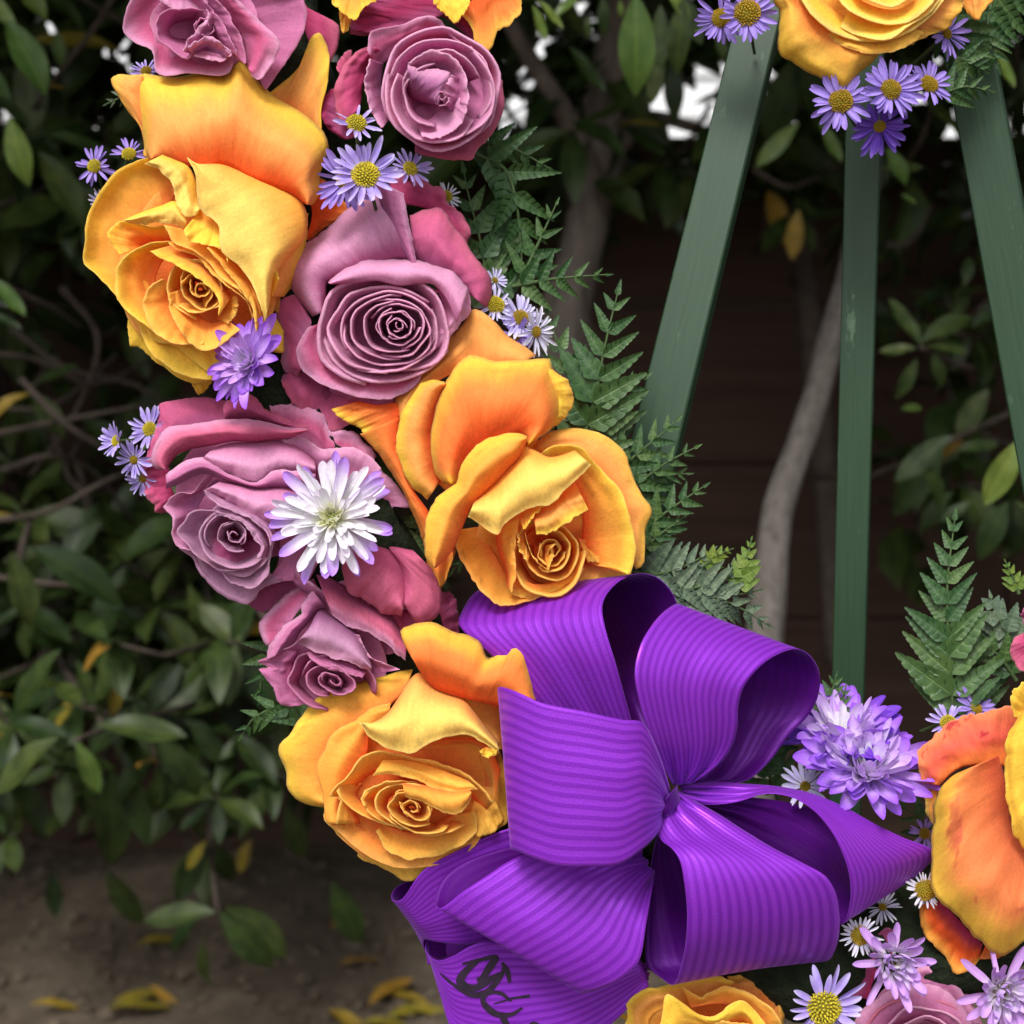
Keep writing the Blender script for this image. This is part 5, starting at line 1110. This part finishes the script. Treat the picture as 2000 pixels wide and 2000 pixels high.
def branch(parent, pts, r0, r1, m=None, name='branch'):
    q = resample([(a, b, c) for a, b, c in pts], 24)
    q = [WD(p.x, p.y, p.z) for p in [Vector((a.x, a.y, a.z)) for a in q]]
    return tube(name, q, [r0 + (r1 - r0) * i / 24 for i in range(25)], m or M_TWIG, parent, 9, wob=.25)
rd = random.Random(11)
def D3(x, y, d): return (x, y, d)
# lower left shrub: hangs over the soil
s1 = empty('shrub', WD(200, 1500, 1.5), 'dark green shrub with drooping leaves over the soil at the lower left', 'shrub', 'hedge shrubs behind the wreath')
named = [((60,1070),(235,1140),'d',1.2),((20,1080),(70,1215),'d',1.2),((120,1270),(0,1385),'d',1.15),((110,1440),(-20,1540),'d',1.1),((190,1415),(355,1425),'d',1.15),((310,1440),(395,1545),'d',1.2),((150,1450),(195,1545),'l',1.15),((240,1310),(215,1400),'y',1.2),((155,1360),(95,1420),'y',1.25),((150,1290),(190,1390),'d',1.25),((290,1390),(340,1300),'d',1.3),((300,1395),(430,1360),'d',1.3),((370,1400),(440,1490),'d',1.3),((120,1440),(140,1530),'d',1.25),((250,1480),(275,1650),'d',1.25),((215,1500),(230,1700),'d',1.28),((400,1500),(455,1620),'d',1.35),((400,1640),(345,1760),'d',1.3),((405,1640),(355,1700),'y',1.28),((490,1640),(460,1705),'y',1.4),((420,1780),(280,1790),'d',1.25),((430,1780),(530,1890),'d',1.25),((440,1770),(560,1860),'d',1.3),((400,1840),(385,1930),'d',1.35),((390,1790),(320,1850),'d',1.3),((650,1720),(700,1850),'d',1.4),((560,1570),(590,1680),'d',1.4),((600,1560),(560,1500),'l',1.45),((100,1700),(110,1790),'d',1.5),((210,1700),(270,1810),'d',1.5),((200,1180),(330,1240),'d',1.3),((370,1140),(400,1240),'d',1.3),((430,1250),(500,1370),'d',1.3)]
for (a, b, k_, d_) in named: px_leaf(s1, a[0], a[1], b[0], b[1], d_, k_, rd, up=.55)
for i in range(50):
    x, y = rd.uniform(-60, 640), rd.uniform(1180, 1640) + 40
    if y > 1560 and rd.random() < .75: continue
    whorl(s1, x, y, rd.uniform(1.12, 1.5), 5, rd.uniform(50, 72), rd, hang=.5)
branch(s1, [(405,1400,1.4),(408,1560,1.36),(415,1700,1.3),(425,1780,1.26)], .0035, .002)
branch(s1, [(100,1260,1.5),(160,1360,1.3),(200,1420,1.16),(150,1445,1.1)], .004, .002)
# left shrub, bare twigs in the middle
s2 = empty('shrub', WD(100, 800, 1.5), 'thin twiggy shrub at the left edge with bare crossing stems', 'shrub', 'hedge shrubs behind the wreath')
for q in ([(-80,690,1.3),(60,700,1.35),(180,750,1.4),(300,700,1.5)], [(-60,860,1.25),(80,830,1.3),(240,800,1.35),(420,770,1.5)], [(40,740,1.3),(130,830,1.3),(240,900,1.35),(360,990,1.5)], [(-60,1020,1.3),(90,1000,1.3),(230,930,1.35),(380,900,1.5)], [(120,560,1.4),(190,660,1.4),(150,800,1.4),(60,930,1.4)], [(-50,790,1.35),(70,800,1.35),(140,770,1.4),(230,690,1.45)], [(60,1010,1.3),(40,1100,1.3),(60,1180,1.3)], [(-60,1120,1.3),(100,1140,1.25),(260,1150,1.3)], [(20,640,1.4),(130,720,1.4),(280,760,1.45),(460,900,1.55)], [(0,920,1.35),(100,890,1.35),(180,920,1.4),(260,1020,1.45)], [(10,560,1.3),(100,600,1.35),(160,640,1.4)], [(150,900,1.4),(170,1000,1.4),(140,1120,1.4)]):
    branch(s2, q, .0034, .0016)
for (x, y, n_) in ((0,590,5),(20,640,4),(60,1180,5),(160,1060,4),(360,1010,4),(240,1230,5),(420,1260,5),(20,900,4),(500,1180,4),(300,500,4),(120,480,4),(40,1000,5),(180,980,4),(280,930,4),(250,1100,5),(330,1060,4),(100,1080,4),(420,1180,5),(300,1190,5),(520,1240,4),(100,940,3),(60,760,3),(230,640,3)):
    whorl(s2, x, y, rd.uniform(1.3, 1.55), n_, rd.uniform(60, 85), rd, hang=.2)
px_leaf(s2, -20, 540, 48, 610, 1.15, 'l', rd); px_leaf(s2, -20, 610, 40, 640, 1.15, 'd', rd)
# top left shrub
s3 = empty('shrub', WD(60, 200, 1.3), 'broad leaved green shrub in the top left corner', 'shrub', 'hedge shrubs behind the wreath')
for (a, b, k_, d_) in [((10,40),(95,155),'l',1.1),((-20,-20),(30,60),'l',1.1),((20,230),(45,350),'l',1.1),((70,260),(230,290),'d',1.2),((75,300),(170,410),'d',1.2),((30,-40),(90,20),'l',1.15),((60,-30),(170,20),'d',1.2),((-30,120),(20,200),'l',1.2),((110,60),(120,120),'l',1.3),((90,170),(125,165),'y',1.3),((-20,180),(60,240),'d',1.2),((180,60),(240,10),'d',1.3),((300,-30),(220,40),'d',1.3)]:
    px_leaf(s3, a[0], a[1], b[0], b[1], d_, k_, rd, up=.6)
for i in range(26):
    whorl(s3, rd.uniform(-60, 330), rd.uniform(-80, 480) * rd.uniform(.6, 1), rd.uniform(1.3, 1.6), 5, rd.uniform(60, 90), rd)
branch(s3, [(230,-20,1.25),(180,60,1.28),(110,150,1.3),(60,220,1.35)], .003, .002)
branch(s3, [(120,-30,1.25),(200,20,1.28),(330,90,1.3)], .003, .002)
# middle tree: trunk behind, leaves along the top
s4 = empty('tree', WD(1130, 900, 1.45), 'gnarled dark trunked tree behind the wreath with bright leaves at the top', 'tree', None)
q = resample([(1100,1960,1.52), (1105,1500,1.5), (1105,1100,1.5), (1112,800,1.48),(1105,640,1.46),(1135,480,1.45),(1160,330,1.45),(1180,240,1.45),(1215,60,1.4),(1240,-140,1.3)], 50)
tube('trunk', [WD(p.x, p.y, p.z) for p in q], [.034 + .006 * math.sin(i * .5) - .00025 * i for i in range(51)], M_BARK, s4, 20, wob=.5)
branch(s4, [(1165,330,1.45),(1100,220,1.4),(1040,120,1.35),(980,20,1.3)], .012, .006, M_BARK)
branch(s4, [(1180,300,1.45),(1260,230,1.45),(1420,270,1.5),(1560,300,1.5)], .008, .004, M_BARK)
for (a, b, k_, d_) in [((1240,-10),(1250,165),'l',1.0),((1290,10),(1290,130),'d',1.02),((1335,0),(1315,125),'d',1.0),((1290,100),(1272,195),'d',1.1),((1110,90),(1180,175),'d',1.15),((1040,10),(1068,75),'l',.95),((1050,0),(1100,50),'l',.95),((1145,30),(1150,70),'d',1.0),((1210,0),(1215,30),'l',1.0),((1180,-10),(1175,60),'d',1.05),((1330,-10),(1370,80),'d',1.05),((1400,60),(1420,110),'d',1.05),((1560,240),(1480,320),'l',1.2),((1600,240),(1645,310),'l',1.2),((1730,290),(1780,350),'l',1.2),((1760,380),(1790,395),'l',1.2),((1560,410),(1545,500),'y',1.4),((1590,420),(1560,380),'d',1.4),((1940,95),(1985,165),'l',1.0),((1080,40),(1130,-20),'l',1.0),((1300,-20),(1350,30),'l',1.0),((1720,330),(1800,320),'d',1.25)]:
    px_leaf(s4, a[0], a[1], b[0], b[1], d_, k_, rd, up=.45)
GAPS = [(1015, 222, 34), (1385, 112, 28), (1040, 130, 16), (1005, 88, 14), (1190, 62, 12), (1330, 210, 22), (1335, 240, 14), (1375, 255, 22), (1260, 256, 10), (1525, 150, 14), (1835, 255, 40), (1800, 275, 24), (1870, 225, 30), (245, 85, 22), (1530, 195, 8), (1400, 170, 14), (1440, 90, 20)]
def free(x, y, m=0): return all((x - a) ** 2 + (y - b) ** 2 > (r + m) ** 2 for a, b, r in GAPS)
for i in range(100):
    x, y = rd.uniform(930, 1990), rd.uniform(-60, 330)
    if not free(x, y, 42): continue
    whorl(s4, x, y, rd.uniform(1.25, 1.65), 4, rd.uniform(50, 75), rd, key='d', ylw=.03)
for (x, y) in ((1000,420),(1560,330),(1500,380),(1350,330),(1420,330),(1540,430),(1290,330),(1900,420),(1860,320),(1960,350)):
    whorl(s4, x, y, rd.uniform(1.4, 1.6), 4, 62, rd, hang=.6, ylw=.12)
# a second dark trunk and the pale leaning stem
s5 = empty('tree', WD(1480, 1300, 1.25), 'slim pale grey tree stem leaning behind the easel', 'tree')
q = resample([(1470,2380,1.18), (1478,1900,1.2), (1482,1420,1.22),(1492,1240,1.25),(1502,1150,1.26),(1520,1000,1.27),(1540,930,1.28),(1576,840,1.29),(1614,700,1.3),(1652,570,1.32),(1684,420,1.34),(1700,300,1.36)], 50)
rr = [.0152 + .0025 * math.exp(-((i - 27) / 3.) ** 2) - .00007 * i for i in range(51)]
tube('trunk', [WD(p.x, p.y, p.z) for p in q], rr, M_PALE, s5, 20, wob=.22)
s6 = empty('tree', WD(1600, 900, 1.6), 'dark stem in the shadow behind the pale leaning one', 'tree')
branch(s6, [(1640,1300,1.6),(1620,1000,1.6),(1590,700,1.6),(1570,450,1.6),(1600,250,1.6),(1620,100,1.5)], .016, .012, M_TWIG, 'trunk')
branch(s6, [(1470,330,1.4),(1540,365,1.4),(1600,345,1.42)], .003, .002); branch(s6, [(1730,480,1.4),(1780,470,1.4),(1820,400,1.42)], .003, .002)
# right shrub
s7 = empty('shrub', WD(1850, 900, 1.3), 'shaded shrub with long leaves between the middle and right easel legs', 'shrub', 'hedge shrubs behind the wreath')
for (a, b, k_, d_) in [((1800,675),(1740,585),'d',1.2),((1790,680),(1720,685),'d',1.2),((1790,700),(1760,775),'d',1.2),((1820,690),(1850,750),'d',1.25),((1800,670),(1890,600),'d',1.25),((1810,675),(1890,680),'d',1.25),((1860,850),(1750,930),'d',1.25),((1840,850),(1760,1000),'d',1.3),((1800,900),(1860,980),'d',1.25),((1860,960),(1795,1030),'d',1.3),((1990,860),(1930,980),'l',1.05),((1970,980),(1910,1080),'d',1.15),((1870,880),(1950,860),'d',1.3),((1760,800),(1800,790),'l',1.25),((1880,560),(1900,500),'d',1.3),((1900,640),(1960,580),'d',1.3),((1930,760),(1870,850),'d',1.35),((1900,980),(1840,1010),'d',1.2)]:
    px_leaf(s7, a[0], a[1], b[0], b[1], d_, k_, rd, up=.5)
for i in range(24):
    whorl(s7, rd.uniform(1760, 2040), rd.uniform(560, 1000), rd.uniform(1.4, 1.6), 4, rd.uniform(50, 70), rd, hang=.4)
branch(s7, [(1990,800,1.4),(1900,840,1.35),(1840,870,1.3),(1790,910,1.3)], .003, .002); branch(s7, [(1900,720,1.4),(1840,700,1.35),(1800,680,1.22)], .003, .002)
px_leaf(s7, 1980, 980, 2030, 1000, 1.1, 'd', rd)
# the hedge behind and an added shading canopy overhead: dense masses nobody could count
def leaf_mass(name, label, boxes, seed, size=.075, ok=None):
    rd = random.Random(seed); V = []; F = []; U = []
    for (x0, x1, y0, y1, z0, z1, n) in boxes:
        for i in range(n):
            p = Vector((rd.uniform(x0, x1), rd.uniform(y0, y1), rd.uniform(z0, z1)))
            if ok and not ok(p): continue
            x = Vector((rd.gauss(0, 1), rd.gauss(0, 1), rd.gauss(-.5, .7))).normalized()
            z = Vector((rd.gauss(0, .5), rd.gauss(-.4, .5), 1)); z = (z - x * z.dot(x)).normalized(); y = z.cross(x)
            L = size * rd.uniform(.7, 1.2); w_ = L * rd.uniform(.17, .22); b = len(V)
            for (s, u, h) in ((0,0,0),(.3,1,.1),(.3,0,0),(.3,-1,.1),(.7,1,.02),(.7,0,-.08),(.7,-1,.02),(1,0,-.2)):
                V.append(p + x * L * s + y * w_ * u + z * L * h); U.append((.5 + u / 2, s))
            F += [(b, b+2, b+1), (b, b+3, b+2), (b+1, b+2, b+5, b+4), (b+2, b+3, b+6, b+5), (b+4, b+5, b+7), (b+5, b+6, b+7)]
    o = link_mesh(name, V, F, M_BUSH, uvs=U, loc=Vector((0, 1.5, 1.0))); tag(o, label, 'hedge', kind='stuff'); return o
def proj(p):
    v = p - CAM; d = v.dot(FW); return 1000 + v.dot(RT) / d * D0 / SP, 1000 - v.dot(UP) / d * D0 / SP
def ok_mass(p):
    x, y = proj(p)
    if y < 300: return free(x, y, 44)
    if 1200 < x < 1640 and y > 380: return False
    return random.Random(int(p.x * 1e5)).random() < (.9 if y > 1000 and x < 800 else .25)
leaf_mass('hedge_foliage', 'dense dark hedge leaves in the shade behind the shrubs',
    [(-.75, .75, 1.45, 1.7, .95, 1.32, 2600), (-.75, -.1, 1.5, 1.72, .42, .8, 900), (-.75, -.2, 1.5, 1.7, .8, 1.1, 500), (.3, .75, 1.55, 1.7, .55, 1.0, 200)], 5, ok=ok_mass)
leaf_mass('shade_canopy', 'unseen leaf canopy added above and beside the view to shade the background', [(-1.5, 1.5, 1.0, 2.1, 1.34, 1.75, 9500), (-1.5, 1.5, .85, 1.6, 1.5, 1.9, 3500), (-1.5, -.78, .9, 1.7, .3, 1.5, 1800), (.8, 1.5, .9, 1.7, .3, 1.5, 1800)], 6, size=.1)  # leaves added out of view to keep the background dark
# clods and chips scattered on the soil, too many to count
def litter():
    rd = random.Random(77); V = []; F = []
    for i in range(2600):
        x, y = rd.uniform(-1.1, .9), rd.uniform(1.0, 1.74); r = rd.uniform(.002, .009) * (1.8 if rd.random() < .06 else 1); c = Vector((x, y, gz(x, y) + r * .3)); b = len(V)
        fl = rd.uniform(.35, .8); a0 = rd.uniform(0, 6)
        for k in range(6): V.append(c + Vector((math.cos(a0 + k * 1.047) * r * rd.uniform(.6, 1.2), math.sin(a0 + k * 1.047) * r * rd.uniform(.6, 1.2), rd.uniform(-.2, .3) * r)))
        V.append(c + Vector((0, 0, r * fl))); V.append(c - Vector((0, 0, r * fl)))
        for k in range(6): F += [(b + k, b + (k + 1) % 6, b + 6), (b + (k + 1) % 6, b + k, b + 7)]
    o = link_mesh('soil_clods', V, F, M_SOIL, loc=Vector((0, 1.4, GZ)), smooth=False); tag(o, 'small clods and chips of earth scattered over the bare soil', 'soil', kind='stuff')
litter()
# fallen leaves on the soil
FL = ['yellow fallen leaf under the tip of the lowest hanging shrub leaf', 'orange yellow fallen leaf on open soil near the bottom edge, left of the tail', 'larger yellow fallen leaf of the pair near the bottom left', 'smaller yellow fallen leaf of the pair near the bottom left',
 'yellow fallen leaf on the soil level with the left corner of the bow', 'yellow fallen leaf nearest the lettered tail', 'yellow fallen leaf cut by the bottom edge left of the lettered tail', 'yellow fallen leaf half behind the lettered tail',
 'upright tilted yellow leaf between the fallen ones beside the tail', 'yellow leaf standing tilted on the soil below the left corner of the bow', 'yellow fallen leaf at the bottom edge, left of the group by the tail', 'yellow fallen leaf at the bottom edge under the tail', 'lone yellow fallen leaf in the bottom left corner']
rd = random.Random(8)
for i, (x, y, a) in enumerate([(265,1845,10),(290,1925,-25),(210,1970,15),(220,1960,40),(660,1885,20),(740,1940,-15),(700,2000,5),(790,1965,-10),(720,1960,60),(650,1815,70),(640,1970,-30),(755,1990,30),(60,1960,0)]):
    ray = (WD(x, y, 1) - CAM); t = (GZ + .012 - CAM.z) / ray.z; p = CAM + ray * t
    me = LF['y'][i % 2]; o = bpy.data.objects.new('fallen_leaf', me); col.objects.link(o)
    o.location = p; s = rd.uniform(.5, .75); o.scale = (s, s, s); o.rotation_euler = (rd.uniform(-.2, .2), rd.uniform(-.25, .1), R(a + rd.uniform(-10, 10)))
    tag(o, FL[i], 'leaf', 'yellow leaves fallen on the soil')
